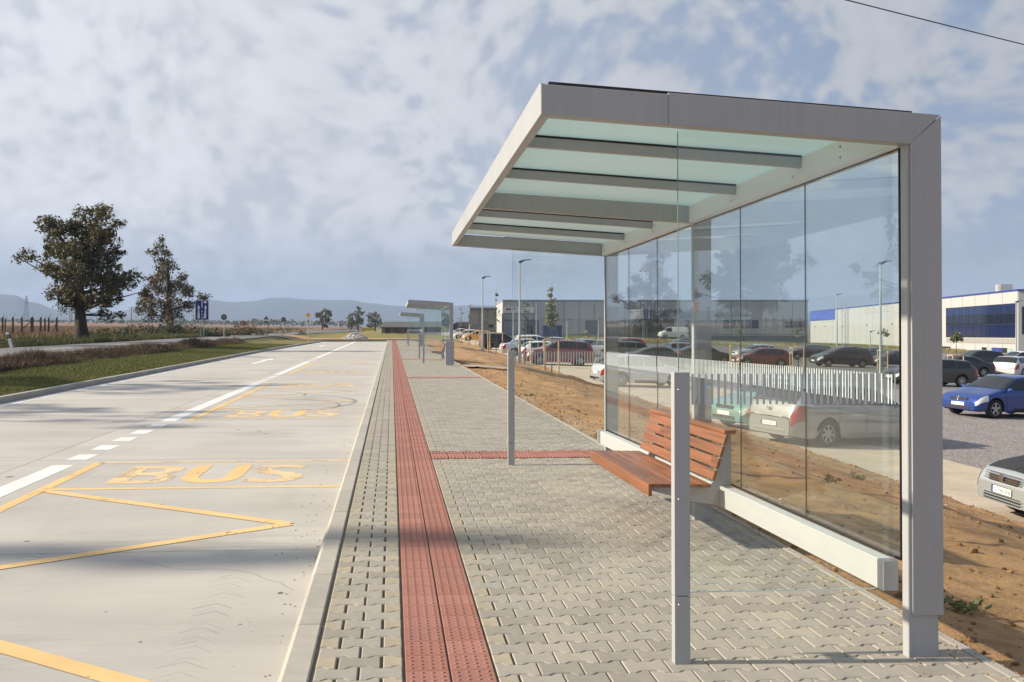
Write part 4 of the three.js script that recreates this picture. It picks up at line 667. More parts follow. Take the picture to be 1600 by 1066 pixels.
// ================================================================ TREES AND PLANTS
const leafMat = (c) => phy(c, 0.75, { vertexColors: true, transmission: 0.22, thickness: 0 });
const LEAF = { dark: leafMat([0.10, 0.093, 0.032]), olive: leafMat([0.105, 0.085, 0.035]), mid: leafMat([0.13, 0.15, 0.05]), bush: leafMat([0.07, 0.085, 0.03]) };
function leafCloud(r, centres, per, spread, size) { // many small folded leaves around twig ends; tones vary clump by clump
  const p = [], nrm = [], col = [], idx = []; let k = 0;
  const a = new THREE.Vector3(), b = new THREE.Vector3(), n = new THREE.Vector3();
  for (const [cx, cy, cz, cs = 1] of centres) {
    const tone = 0.62 + r() * 0.75, yel = r();
    for (let i = 0; i < per; i++) {
      const q = Math.pow(r(), 0.6) * spread * cs, th = r() * 6.283, ph = Math.acos(2 * r() - 1), x = cx + q * Math.sin(ph) * Math.cos(th), y = cy + q * Math.cos(ph) * 0.8, z = cz + q * Math.sin(ph) * Math.sin(th);
      n.set(r() - 0.5, r() - 0.2, r() - 0.5).normalize(); a.set(r() - 0.5, r() - 0.5, r() - 0.5).cross(n).normalize(); b.crossVectors(n, a);
      const s = size * (0.45 + r() * r() * 1.5), w = s * 0.62, t = tone * (0.8 + 0.4 * r()), c = [t * (0.92 + 0.35 * yel), t, t * (1 - 0.3 * yel)];
      for (const [u, v] of [[-0.5, 0], [0, -0.5], [0.5, 0], [0, 0.5]]) { p.push(x + a.x * u * s + b.x * v * w, y + a.y * u * s + b.y * v * w, z + a.z * u * s + b.z * v * w); nrm.push(n.x, n.y, n.z); col.push(...c); }
      idx.push(k, k + 1, k + 2, k, k + 2, k + 3); k += 4;
    }
  }
  const g = new THREE.BufferGeometry(); g.setAttribute('position', new THREE.Float32BufferAttribute(p, 3)); g.setAttribute('normal', new THREE.Float32BufferAttribute(nrm, 3)); g.setAttribute('color', new THREE.Float32BufferAttribute(col, 3)); g.setIndex(idx); return g;
}
function limb(pts, r0, r1, seg = 8) { // tapering bent limb
  const c = new THREE.CatmullRomCurve3(pts.map((q) => new THREE.Vector3(...q))), N = Math.max(4, pts.length * 4), g = new THREE.TubeGeometry(c, N, 1, seg), P = g.attributes.position, v = new THREE.Vector3();
  for (let i = 0; i <= N; i++) { const o = c.getPointAt(i / N), rr = lerp(r0, r1, Math.pow(i / N, 0.8)); for (let j = 0; j <= seg; j++) { const k = i * (seg + 1) + j; v.fromBufferAttribute(P, k).sub(o).multiplyScalar(rr).add(o); P.setXYZ(k, v.x, v.y, v.z); } }
  g.computeVertexNormals(); return g;
}
// lobes: [x, y, z, radius] relative to the foot of the trunk
function tree(name, label, cat, x, y, z, lobes, o) {
  const r = rng(o.seed), t = thing(name, label, cat, x, y, z, 0, o.group), h = o.stem, lean = o.lean ?? 0, trunk = [], twigs = [];
  const fork = o.fork ?? 0.3, stemAt = (k) => [lean * k * h + Math.sin(k * 5 + o.seed) * 0.015 * h, k * h, Math.cos(k * 4 + o.seed) * 0.012 * h];
  trunk.push(limb([0, 0.15, 0.35, 0.55, 0.8, 1].map((k) => { const q = stemAt(k); if (k === 0) q[1] = -0.3; return q; }), o.r, o.r * 0.07, 10));
  trunk.push(limb([[0, -0.3, 0], [0, 0.25, 0], stemAt(0.12)], o.r * 1.25, o.r * 0.85, 10));
  const centres = [];
  for (const [lx, ly, lz, lr] of lobes) {
    const k = clamp(ly / h * 0.55 + fork * 0.35 - 0.05 + r() * 0.08, fork * 0.8, 0.95), s = stemAt(k), mid = [lerp(s[0], lx, 0.5) + (r() - 0.5) * 0.25 * lr, lerp(s[1], ly, 0.42) - 0.06 * lr, lerp(s[2], lz, 0.5)];
    const d = Math.hypot(lx - s[0], ly - s[1], lz - s[2]); trunk.push(limb([s, mid, [lx, ly, lz]], Math.min(o.r * 0.3, 0.025 + d * 0.022), 0.015, 6));
    const n = Math.max(3, Math.round(o.clumps * lr * lr));
    for (let i = 0; i < n; i++) {
      const th = r() * 6.283, ph = Math.acos(2 * r() - 1), q = lr * Math.pow(r(), 0.42), e = [lx + q * Math.sin(ph) * Math.cos(th), ly + q * Math.cos(ph) * 0.9, lz + q * Math.sin(ph) * Math.sin(th)];
      centres.push([...e, 0.7 + r() * 0.6]); if (i % 2 === 0) twigs.push(rod([lerp(lx, e[0], 0.1), lerp(ly, e[1], 0.1), lerp(lz, e[2], 0.1)], e, 0.022, 0.007, 4));
    }
    if (o.bare && r() < o.bare) { const e = [lx + (r() - 0.5) * lr, ly + lr * 1.25, lz + (r() - 0.5) * lr]; for (let q = 0; q < 4; q++) twigs.push(rod([lx, ly + lr * 0.4, lz], [e[0] + (r() - 0.5) * lr * 1.2, e[1] + (r() - 0.5) * 0.5, e[2] + (r() - 0.5) * lr], 0.015, 0.004, 4)); }
  }
  part('trunk', trunk, M.bark, t); if (twigs.length) { const w = part('twigs', twigs, M.bark, t); w.userData.kind = 'stuff'; }
  const c = part('crown', leafCloud(r, centres, o.per, o.spread, o.size), o.mat, t); c.userData.kind = 'stuff';
  return t;
}
const fromPx = (list, bu, bv, mpp, r, deep) => list.map(([u, v, q], i) => [(u - bu) * mpp, (bv - v) * mpp, (r() - 0.5) * deep * (i % 3 === 0 ? 0.4 : 1), q * mpp]);
const T1 = [[72, 346, 15], [88, 356, 17], [70, 365, 9], [128, 332, 13], [150, 330, 15], [172, 336, 15], [186, 345, 9], [110, 352, 18], [140, 358, 24], [168, 364, 22], [88, 385, 18], [118, 392, 26], [150, 398, 28], [178, 392, 15], [100, 418, 20], [132, 428, 28], [165, 428, 26], [190, 440, 20], [210, 434, 13], [213, 452, 9], [30, 401, 8], [42, 397, 9], [56, 402, 7], [70, 400, 9], [92, 452, 17], [118, 464, 18], [150, 462, 20], [176, 468, 16], [82, 460, 9], [100, 474, 12], [168, 492, 9], [184, 490, 6], [155, 486, 8], [140, 478, 10]];
const T2 = [[251, 372, 4], [253, 384, 6], [244, 393, 9], [262, 393, 8], [231, 392, 5], [250, 408, 11], [268, 414, 10], [257, 428, 14], [280, 430, 8], [240, 436, 11], [233, 452, 14], [260, 450, 16], [283, 448, 14], [298, 456, 12], [313, 464, 8], [324, 464, 4], [222, 468, 13], [243, 474, 16], [270, 476, 17], [290, 478, 12], [214, 484, 9], [230, 492, 12], [252, 495, 12], [284, 494, 8], [270, 498, 8]];
{
  const r = rng(21);
  { const [x, z] = plan(127, 63.5), m = 63.5 / FPX; const L = fromPx(T1, 127, 533, m, r, 3.4); for (const [a, b, c, d] of fromPx(T1.filter((q) => q[2] > 16), 127, 533, m, r, 7)) L.push([a * 0.85, b - 0.1, c, d * 0.95]);
    tree('roadside_tree', 'large dark broad-crowned tree by the old road, left side of the picture', 'tree', x, land(x, z), z, L, { seed: 3, stem: 7.6, r: 0.52, fork: 0.30, clumps: 34, per: 38, spread: 0.37, size: 0.175, mat: LEAF.dark, bare: 0.35, group: 'old trees along the country road' }); }
  { const [x, z] = plan(264, 103), m = 103 / FPX; const L = fromPx(T2, 264, 523, m, r, 4.5);
    tree('roadside_tree', 'thinner pointed tree behind the blue lane sign', 'tree', x, land(x, z), z, L, { seed: 8, stem: 8.7, r: 0.5, fork: 0.22, clumps: 24, per: 36, spread: 0.54, size: 0.22, mat: LEAF.olive, bare: 0.3, group: 'old trees along the country road' }); }
  // others of the row stand left of the frame; their shadows cross the bus bay and the shelter glass mirrors one
  const more = [[-26.4, -54, 1.0, 4], [-19.9, -27.5, 0.9, 5], [-20.6, -19.5, 0.88, 6], [-20.2, -8.0, 1.22, 9]];  // the last is an unseen tree, its crown squeezed to cast a narrow shadow
  more.forEach(([x, z, k, s], i) => { const L = fromPx(T1, 127, 533, 0.0426 * k, r, 6).map(([a, b, c, d]) => [i === 3 ? a * 0.10 : i % 2 ? -a : a, b, i === 3 ? c * 0.06 : c, i === 3 ? d * 0.20 : d]); tree('roadside_tree', ['old roadside tree mirrored in the rightmost shelter panes', 'old roadside tree left of the view, nearer than the mirrored one', 'old roadside tree left of the view, second from the camera', 'unseen slim tree left of the camera, crown narrowed so its shadow crosses the bus bay as a band'][i], 'tree', x, land(x, z), z, L, { seed: s, stem: 7.4 * k, r: 0.5, fork: 0.3, clumps: i === 3 ? 17 : 6, per: 22, spread: i === 3 ? 0.26 : 0.42, size: 0.28, mat: LEAF.dark, group: 'old trees along the country road' }); });
  const far = (label, u, d, bv, lobes, o) => { const [x, z] = plan(u, d), m = d / FPX; tree(o.name ?? 'distant_tree', label, 'tree', x, 1.54 + (PY - bv) * m, z, fromPx(lobes, u, bv, m, r, 6), { r: 0.3, fork: 0.3, clumps: 7, per: 30, spread: 0.6, size: 0.42, mat: LEAF.dark, ...o }); };
  far('small round lone tree beyond the field road, right of the yellow diamond sign', 504, 290, 519, [[500, 489, 7], [509, 487, 7], [515, 492, 6], [496, 494, 4], [505, 496, 8], [512, 501, 6], [500, 503, 5], [508, 508, 5]], { seed: 41, stem: 7 });
  far('tall forked dark tree left in the clump behind the rubble heap', 560, 320, 517, [[559, 482, 4], [562, 486, 4], [556, 490, 5], [566, 490, 4], [561, 496, 6], [557, 503, 7], [565, 503, 6], [560, 510, 6]], { seed: 42, stem: 8 });
  far('bushy dark tree at the left end of the clump behind the rubble heap', 549, 322, 517, [[546, 496, 5], [551, 494, 5], [548, 503, 6], [553, 507, 6], [545, 509, 5]], { seed: 43, stem: 6 });
  far('dark rounded tree beside the white-roofed building', 586, 310, 519, [[578, 493, 5], [585, 492, 6], [592, 495, 5], [580, 501, 7], [590, 503, 7], [595, 507, 4], [584, 511, 6], [577, 510, 5]], { seed: 44, stem: 6.5 });
  far('dark tree right of the second shelter post, in front of the hills', 703, 300, 516, [[701, 501, 4], [706, 503, 4], [703, 508, 5]], { seed: 45, stem: 4 });
  // young planted trees in wooden tripod stakes
  const sapling = (label, u, d, topV, crown, o = {}) => {
    const [x, z] = plan(u, d), y = o.baseV ? 1.54 + (PY - o.baseV) / FPX * d : land(x, z) + 0.03, m = d / FPX, h = (PY - topV) * m + 1.54 - y, t = thing('young_tree', label, 'young tree', x, y, z, 0, 'staked young trees'), q = rng(o.seed ?? u), ctr = [];
    part('trunk', limb([[0, -0.1, 0], [0.03, h * 0.3, 0], [-0.02, h * 0.7, 0], [0.02, h, 0]], 0.035, 0.01, 6), M.bark, t);
    const tw = []; crown.forEach(([du, v, s]) => { const cy = (PY - v) * m + 1.54 - y, cx = du * m, n = Math.max(2, Math.round((o.n ?? 7) * s / 6)); tw.push(rod([0, cy - 0.4 * s * m, 0], [cx, cy, 0], 0.012, 0.005, 4)); for (let i = 0; i < n; i++) ctr.push([cx + (q() - 0.5) * s * 1.6 * m, cy + (q() - 0.5) * s * 1.6 * m, (q() - 0.5) * s * 1.6 * m]); });
    part('twigs', tw, M.bark, t).userData.kind = 'stuff'; part('crown', leafCloud(q, ctr, o.per ?? 7, o.spread ?? 0.16, o.size ?? 0.15), o.mat ?? LEAF.mid, t).userData.kind = 'stuff';
    return { x, y, z };
  };
  const stakes = (label, u, d, s = 1.62, w = 0.40, turn = 0.3, baseV) => {
    const [x, z] = plan(u, d), y = baseV ? 1.54 + (PY - baseV) / FPX * d : land(x, z) + 0.02, t = thing('tree_stake_frame', label, 'tree stakes', x, y, z, turn, 'wooden stake frames round the young trees');
    const P = [[-w, w * 0.58], [w, w * 0.58], [0, -w * 1.1]];
    for (const [a, b] of P) part('stake', cyl(0.042, 0.038, s + 0.1, a, -0.1, b, 8), M.stake, t);
    for (let i = 0; i < 3; i++) { const a = P[i], b = P[(i + 1) % 3]; part('cross_bar', rod([a[0] * 1.1, s - 0.05, a[1] * 1.1], [b[0] * 1.1, s - 0.05, b[1] * 1.1], 0.035), M.stake, t); }
  };
  const slim = [[0, 452, 3], [-1, 462, 3], [2, 470, 4], [-3, 478, 5], [4, 482, 5], [-2, 490, 6], [6, 495, 5], [-6, 496, 6], [2, 500, 6], [-4, 505, 4], [3, 509, 3]];
  stakes('wooden stake frame round the leafy young tree, left of the far shelter post', 858, 48.5, 1.62, 0.42); sapling('leafiest young tree, in the wooden stakes before the dark red family car', 862, 48.5, 441, slim, { n: 11 });
  stakes('wooden stake frame right beside the tall street lamp', 818, 58); sapling('sparse young tree in the stakes right of the tall street lamp', 820, 58, 468, [[0, 478, 4], [3, 486, 5], [-3, 492, 5], [2, 499, 4], [-3, 506, 4], [1, 514, 3]], { n: 5 });
  stakes('wooden stake frame in front of the silver saloon tail', 771, 74.5, 1.6, 0.62); sapling('thin young tree whose tip rises above the annex roof', 775, 75, 452, [[0, 460, 2], [1, 470, 2], [-1, 482, 3], [2, 490, 4], [-4, 494, 4], [3, 502, 4], [-2, 512, 3]], { n: 5 });
  stakes('wooden stake frame in front of the black off-roader', 754, 84, 1.6, 0.42); sapling('thin young tree just right of the second tall lamp', 757, 85, 492, [[0, 497, 3], [1, 505, 3], [-1, 514, 3]], { n: 4 });
  stakes('wooden stake frame in front of the yellow car', 735, 98, 1.6, 0.45); sapling('thin young tree left of the second tall lamp, before the annex', 734, 98, 474, [[0, 480, 2], [1, 488, 3], [-3, 494, 3], [4, 500, 3], [0, 508, 3]], { n: 5 });
  stakes('wooden stake frame farthest along the earth strip', 720, 112, 1.6, 0.42); sapling('farthest thin young tree, at the left end of the annex', 721, 112, 478, [[0, 483, 2], [2, 490, 3], [-4, 497, 3], [0, 505, 3]], { n: 5 });
  stakes('wooden stake frame seen through the glass, left of the red hatchback', 1146, 68, 1.55, 0.34); sapling('little bushy tree behind the glass, left of the red hatchback', 1152, 150, 505, [[-4, 513, 5], [4, 512, 5], [0, 518, 6], [6, 520, 4]], { n: 8, spread: 0.4, size: 0.3, baseV: 535 });
  stakes('wooden stake frame seen through the glass, right of the red hatchback', 1243, 68, 1.55, 0.5); sapling('little round-crowned tree behind the glass, right of the red hatchback', 1247, 70, 508, [[-5, 517, 4], [0, 513, 4], [5, 516, 4], [0, 520, 5]], { n: 9 });
  stakes('wooden stake frame seen through the rightmost pane, beside the lamp', 1378, 70, 1.55, 0.36); sapling('little ball-headed tree beside the lamp in the rightmost pane', 1380, 70, 513, [[-4, 519, 4], [3, 518, 4], [5, 522, 3]], { n: 14 });
  stakes('pale wooden stake frame before the office building, right of the near shelter post', 1492, 60, 1.55, 0.45); sapling('bushy young tree before the office building, right of the near shelter post', 1495, 60, 520, [[-5, 528, 5], [0, 524, 5], [5, 528, 5], [0, 531, 5], [-7, 531, 3], [7, 532, 3]], { n: 12 });
  // bushes and weeds
  const bush = (label, u, d, w, h, mat, seed, n) => { const [x, z] = plan(u, d), q = rng(seed), y = land(x, z), t = thing('bush', label, 'bush', x, y, z, 0, 'bushes at the field edge'), c = []; for (let i = 0; i < n; i++) { const a = (q() - 0.5) * 2; c.push([a * w, Math.pow(q(), 0.8) * h * (1 - a * a * 0.5), (q() - 0.5) * 1.6]); } part('stems', Array.from({ length: 10 }, () => rod([(q() - 0.5) * w * 1.5, -0.05, (q() - 0.5)], [(q() - 0.5) * w * 1.7, h * 0.7, (q() - 0.5)], 0.02, 0.008, 4)), M.bark, t); part('foliage', leafCloud(q, c, 16, 0.3, 0.17), mat, t).userData.kind = 'stuff'; };
  bush('dark green bush left of the pointed tree trunk', 226, 97, 2.6, 1.1, LEAF.bush, 51, 130); bush('low green bush round the foot of the pointed tree', 262, 98, 1.6, 1.4, LEAF.bush, 52, 90); bush('dark green bush between the pointed tree and the lane sign', 292, 98, 2.4, 1.2, LEAF.bush, 53, 120); bush('green bush right of the blue lane sign', 333, 98, 1.8, 0.9, LEAF.bush, 54, 80); bush('green weedy bush right of the big tree trunk', 168, 72, 2.2, 0.8, LEAF.bush, 55, 90);
  bush('low green bush near the second round sign', 385, 112, 2.6, 0.9, LEAF.bush, 56, 90); bush('low bush left of the yellow diamond sign', 430, 140, 4.5, 0.9, LEAF.bush, 57, 110);
  bush('rust-brown dock weeds at the field edge, right of the first round sign', 383, 113, 1.4, 1.7, leafMat([0.16, 0.05, 0.025]), 58, 60);
}
function blades(name, n, place, w, h, seed, colours, lean = 0.5) { // upright dry or green stalks, a crossed pair of slim blades each
  const r = rng(seed), p = []; for (let i = 0; i < 5; i++) { const a = i * 1.3, c = Math.cos(a), s = Math.sin(a), l = lean * (0.4 + 0.3 * i / 2), ox = (i - 2) * w * 1.6, oz = Math.sin(i * 2.1) * w * 2; p.push(ox - c * w / 2, 0, oz - s * w / 2, ox + c * w / 2, 0, oz + s * w / 2, ox + l * h * s, h * (0.7 + 0.3 * Math.sin(i * 1.7)), oz - l * h * c); }
  const g = new THREE.BufferGeometry(); g.setAttribute('position', new THREE.Float32BufferAttribute(p, 3)); g.computeVertexNormals();
  const im = shade(new THREE.InstancedMesh(g, std([1, 1, 1], 0.95), n)); im.name = name; im.userData.kind = 'stuff'; const o = new THREE.Object3D(), c = new THREE.Color();
  for (let i = 0; i < n; i++) { const [x, y, z, s] = place(r); o.position.set(x, y, z); o.rotation.set((r() - 0.5) * 0.5, r() * 6.28, (r() - 0.5) * 0.5); o.scale.set(s * (0.8 + r() * 0.4), s * (0.6 + r() * 0.8), s * (0.8 + r() * 0.4)); o.updateMatrix(); im.setMatrixAt(i, o.matrix); const q = colours[Math.floor(r() * colours.length)]; im.setColorAt(i, c.setRGB(...q).multiplyScalar(0.7 + r() * 0.6)); }
  scene.add(im);
}
blades('verge_grass', 60000, (r) => { const z = -19 - Math.pow(r(), 1.3) * 62, x = lerp(kx(z) - 0.2, -12.2, r()); return [x, land(x, z) - 0.01 + 0.05 * (fbm(x * 1.3, z * 1.3, 3) - 0.5), z, 0.6 + 0.8 * fbm(x * 0.8, z * 0.8, 2)]; }, 0.012, 0.075, 61, [[0.16, 0.17, 0.045], [0.12, 0.15, 0.035], [0.24, 0.20, 0.08], [0.18, 0.18, 0.05], [0.10, 0.13, 0.03]]);
blades('dry_weeds', 17000, (r) => { const z = -20 - Math.pow(r(), 1.25) * 62, x = -12.1 - r() * 1.25, k = fbm(x * 0.5, z * 0.25, 3); return [x, land(x, z) - 0.03, z, 0.35 + 1.3 * k * k * 1.6]; }, 0.018, 0.28, 62, [[0.15, 0.088, 0.05], [0.07, 0.045, 0.028], [0.26, 0.17, 0.10], [0.05, 0.036, 0.026], [0.18, 0.105, 0.06], [0.10, 0.09, 0.035]], 0.9);
blades('roadside_weeds', 16000, (r) => { const z = -30 - r() * 95, x = -19.0 - Math.pow(r(), 1.5) * 5.5; return [x, land(x, z) + 0.02, z, 0.4 + 1.5 * Math.pow(fbm(x * 0.6, z * 0.12, 3), 2) * 1.4]; }, 0.02, 0.28, 63, [[0.08, 0.10, 0.03], [0.11, 0.12, 0.035], [0.20, 0.16, 0.07], [0.07, 0.085, 0.025]], 0.6);
blades('stubble', 30000, (r) => { const z = -40 - Math.pow(r(), 1.2) * 260, x = -24 - r() * (20 + 0.36 * -z); return [x, land(x, z) - 0.04, z, 0.8 + r()]; }, 0.05, 0.30, 64, [[0.25, 0.165, 0.08], [0.20, 0.13, 0.062], [0.30, 0.21, 0.11], [0.16, 0.10, 0.05]], 0.3);
blades('meadow_grass', 16000, (r) => { const z = -150 - r() * 90, x = 12 + r() * 130; return [x, carPark(x, z) + 0.5 * sstep(-160, -175, z) * sstep(30, 45, x), z, 0.6 + r() * 1.0]; }, 0.06, 0.28, 65, [[0.30, 0.24, 0.10], [0.22, 0.20, 0.07], [0.14, 0.15, 0.05]], 0.4);
// a few green weeds rooted in the bare earth
[[6.2, -12.4, 'green weed growing on the bare earth, seen through the glass right of the bench'], [3.2, -5.15, 'flat green weed on the earth right behind the near shelter post'], [3.0, -13.5, 'small weed on the earth edge left of the far shelter post'], [3.1, -21.5, 'weed at the platform edge, farther along the earth strip'], [5.6, -17.8, 'tiny weed in the middle of the earth strip'], [4.8, -10.2, 'small weed on the earth behind the middle of the shelter']].forEach(([x, z, label], i) => {
  const q = rng(200 + i), t = thing('weed', label, 'weed', x, land(x, z) + earthRough(x, z), z), c = []; for (let k = 0; k < 9; k++) c.push([(q() - 0.5) * 0.2, 0.015 + q() * 0.05, (q() - 0.5) * 0.15]);
  part('leaves', leafCloud(q, c, 8, 0.045, 0.045), LEAF.mid, t); part('stems', c.map((e) => rod([0, -0.01, 0], e, 0.004, 0.002, 4)), LEAF.mid.clone(), t).material.vertexColors = false;
});
// ================================================================ BUILDINGS AND FAR THINGS
const wallGrey = std([0.40, 0.40, 0.405], 0.7), wallDark = std([0.10, 0.10, 0.105], 0.7), wallWhite = std([0.43, 0.43, 0.425], 0.7), roofGrey = std([0.25, 0.25, 0.25], 0.8), winDark = phy([0.012, 0.016, 0.022], 0.06), doorGrey = std([0.13, 0.13, 0.135], 0.6), concreteWall = std([0.34, 0.33, 0.31], 0.85, { map: rep(TX.soft, 0.1) });
// a hall: box with cladding panels standing 4 cm proud of a darker core
function hall(name, label, cat, x, y, z, turn, w, h, d, mats, cols, o = {}) {
  const t = thing(name, label, cat, x, y, z, turn);
  part('wall', bx(w, h + 6, d, w / 2, h / 2 - 3, -d / 2), mats.core ?? wallDark, t);
  part('roof', bx(w + 0.3, 0.35, d + 0.3, w / 2, h + 0.17, -d / 2), mats.roof ?? roofGrey, t);
  const g = w / cols, pg = bx(g - (o.gap ?? 0.12), h - 0.1, 0.08);
  for (let i = 0; i < cols; i++) part('wall_panel', pg, mats.front, t, g * (i + 0.5), h / 2, 0.04);
  const ns = Math.max(1, Math.round(d / g)), gs = d / ns, sg = bx(0.08, h - 0.1, gs - (o.gap ?? 0.12));
  for (let i = 0; i < ns; i++) part('wall_panel', sg, mats.side ?? mats.front, t, -0.04, h / 2, -gs * (i + 0.5));
  return t;
}
{
  const D = 212, [x, z] = plan(786, D), m = D / FPX, y = carPark(x, z), top = 1.54 + 39 * m, h = top - y;
  const W = (1262 - 786) * m, t = hall('warehouse', 'long grey warehouse with a white sunlit end wall and red-marked signboard', 'warehouse', x, y, z, -YAW, W, h, 40, { front: wallGrey, side: wallWhite }, 20);
  const px = (u) => (u - 786) * m, py = (v) => top - y - (v - 471) * m;
  const rect = (n, u0, u1, v0, v1, mat, pr = 0.12) => part(n, bx((u1 - u0) * m, (v1 - v0) * m, 0.14, (px(u0) + px(u1)) / 2, (py(v0) + py(v1)) / 2, pr), mat, t);
  // signboard with a red square mark and dark lettering too small to read
  const cv = document.createElement('canvas'); cv.width = 512; cv.height = 170; const c = cv.getContext('2d'); c.fillStyle = '#d9d6d0'; c.fillRect(0, 0, 512, 170); c.fillStyle = '#8c1f24'; c.fillRect(18, 18, 92, 74); c.strokeStyle = '#e6dcd6'; c.lineWidth = 7; c.beginPath(); c.moveTo(40, 66); c.bezierCurveTo(44, 30, 66, 40, 64, 60); c.bezierCurveTo(66, 40, 92, 32, 92, 66); c.stroke(); c.fillStyle = '#1c1a1c'; c.font = 'bold 58px sans-serif'; c.textBaseline = 'middle'; c.fillText('Br. Wwer', 130, 58, 356); c.fillStyle = '#6b6664'; c.font = 'bold 30px sans-serif'; [30, 22, 40, 16, 34, 26, 44, 18, 36, 28].reduce((x, w) => { c.fillRect(x, 122, w, 16); return x + w + 14; }, 22);
  const tx = new THREE.CanvasTexture(cv); tx.colorSpace = THREE.SRGBColorSpace;
  const sw = 47 * m, shh = 9.2 * m; part('signboard', bx(sw, shh, 0.2, px(811.5), py(484.8), 0.2), wallWhite, t); part('sign_print', new THREE.PlaneGeometry(sw - 0.2, shh - 0.2).translate(px(811.5), py(484.8), 0.305), std([1, 1, 1], 0.7, { map: tx }), t);
  rect('canopy_band', 788, 842, 499.8, 500.8, wallDark, 0.16); rect('loading_door', 822, 842, 500.5, 521, doorGrey); rect('loading_door', 914.5, 935, 501, 522, doorGrey);
  rect('door', 829, 832, 510, 521, winDark, 0.2); rect('window', 824, 827.5, 510.5, 512.2, winDark, 0.2);
  rect('long_window', 1130, 1185, 500.5, 513, winDark); rect('long_window', 1226, 1260, 502.5, 512, winDark);
  rect('wall_unit', 882, 889, 506, 511.5, wallWhite, 0.4); rect('plinth', 788, 1262, 521.5, 524, concreteWall, 0.1); rect('wall_lamp', 921, 924, 486.5, 489, wallWhite, 0.3); rect('wall_lamp', 787, 789.5, 472.5, 474, wallWhite, 0.3);
  for (let i = 0; i < 4; i++) rect('window_mullion', 1140 + i * 11, 1140.6 + i * 11, 500.5, 513, wallGrey, 0.22);
  rect('joint_line', 790, 1262, 500.0, 500.25, wallDark, 0.09);
}
{ // the annex at the warehouse's left
  const D = 196, [x, z] = plan(735, D), m = D / FPX, y = carPark(x, z), h = 1.54 + 27 * m - y, W = 41 * m;
  const t = hall('annex_building', 'low grey annex with a pale sunlit side, left of the big warehouse', 'building', x, y, z, -YAW, W, h, 20, { front: std([0.27, 0.25, 0.23], 0.75), side: concreteWall }, 3);
  part('lower_wall', bx(W - 0.3, h * 0.45, 0.12, W / 2, h * 0.225, 0.14), std([0.21, 0.195, 0.18], 0.75), t); part('window', bx(0.9, 0.55, 0.1, W * 0.78, h * 0.36, 0.2), winDark, t); part('roof_edge', bx(W + 0.2, 0.18, 0.3, W / 2, h - 0.05, 0.12), wallDark, t);
  for (let i = 0; i < 5; i++) part('window', bx(0.1, h * 0.4, 2.4, -0.12, h * 0.65, -2.6 - i * 3.6), winDark, t);
  const [x2, z2] = plan(713, 230), t2 = hall('annex_building', 'lowest grey shed at the far left end of the warehouse group', 'building', x2, carPark(x2, z2), z2, -YAW, 22 * 230 / FPX, 1.54 + 5 * 230 / FPX - carPark(x2, z2), 12, { front: std([0.15, 0.14, 0.135], 0.75), side: std([0.22, 0.21, 0.2], 0.75) }, 2);
  part('door', bx(0.9, 1.7, 0.1, 1.5, 0.85, 0.12), winDark, t2);
}
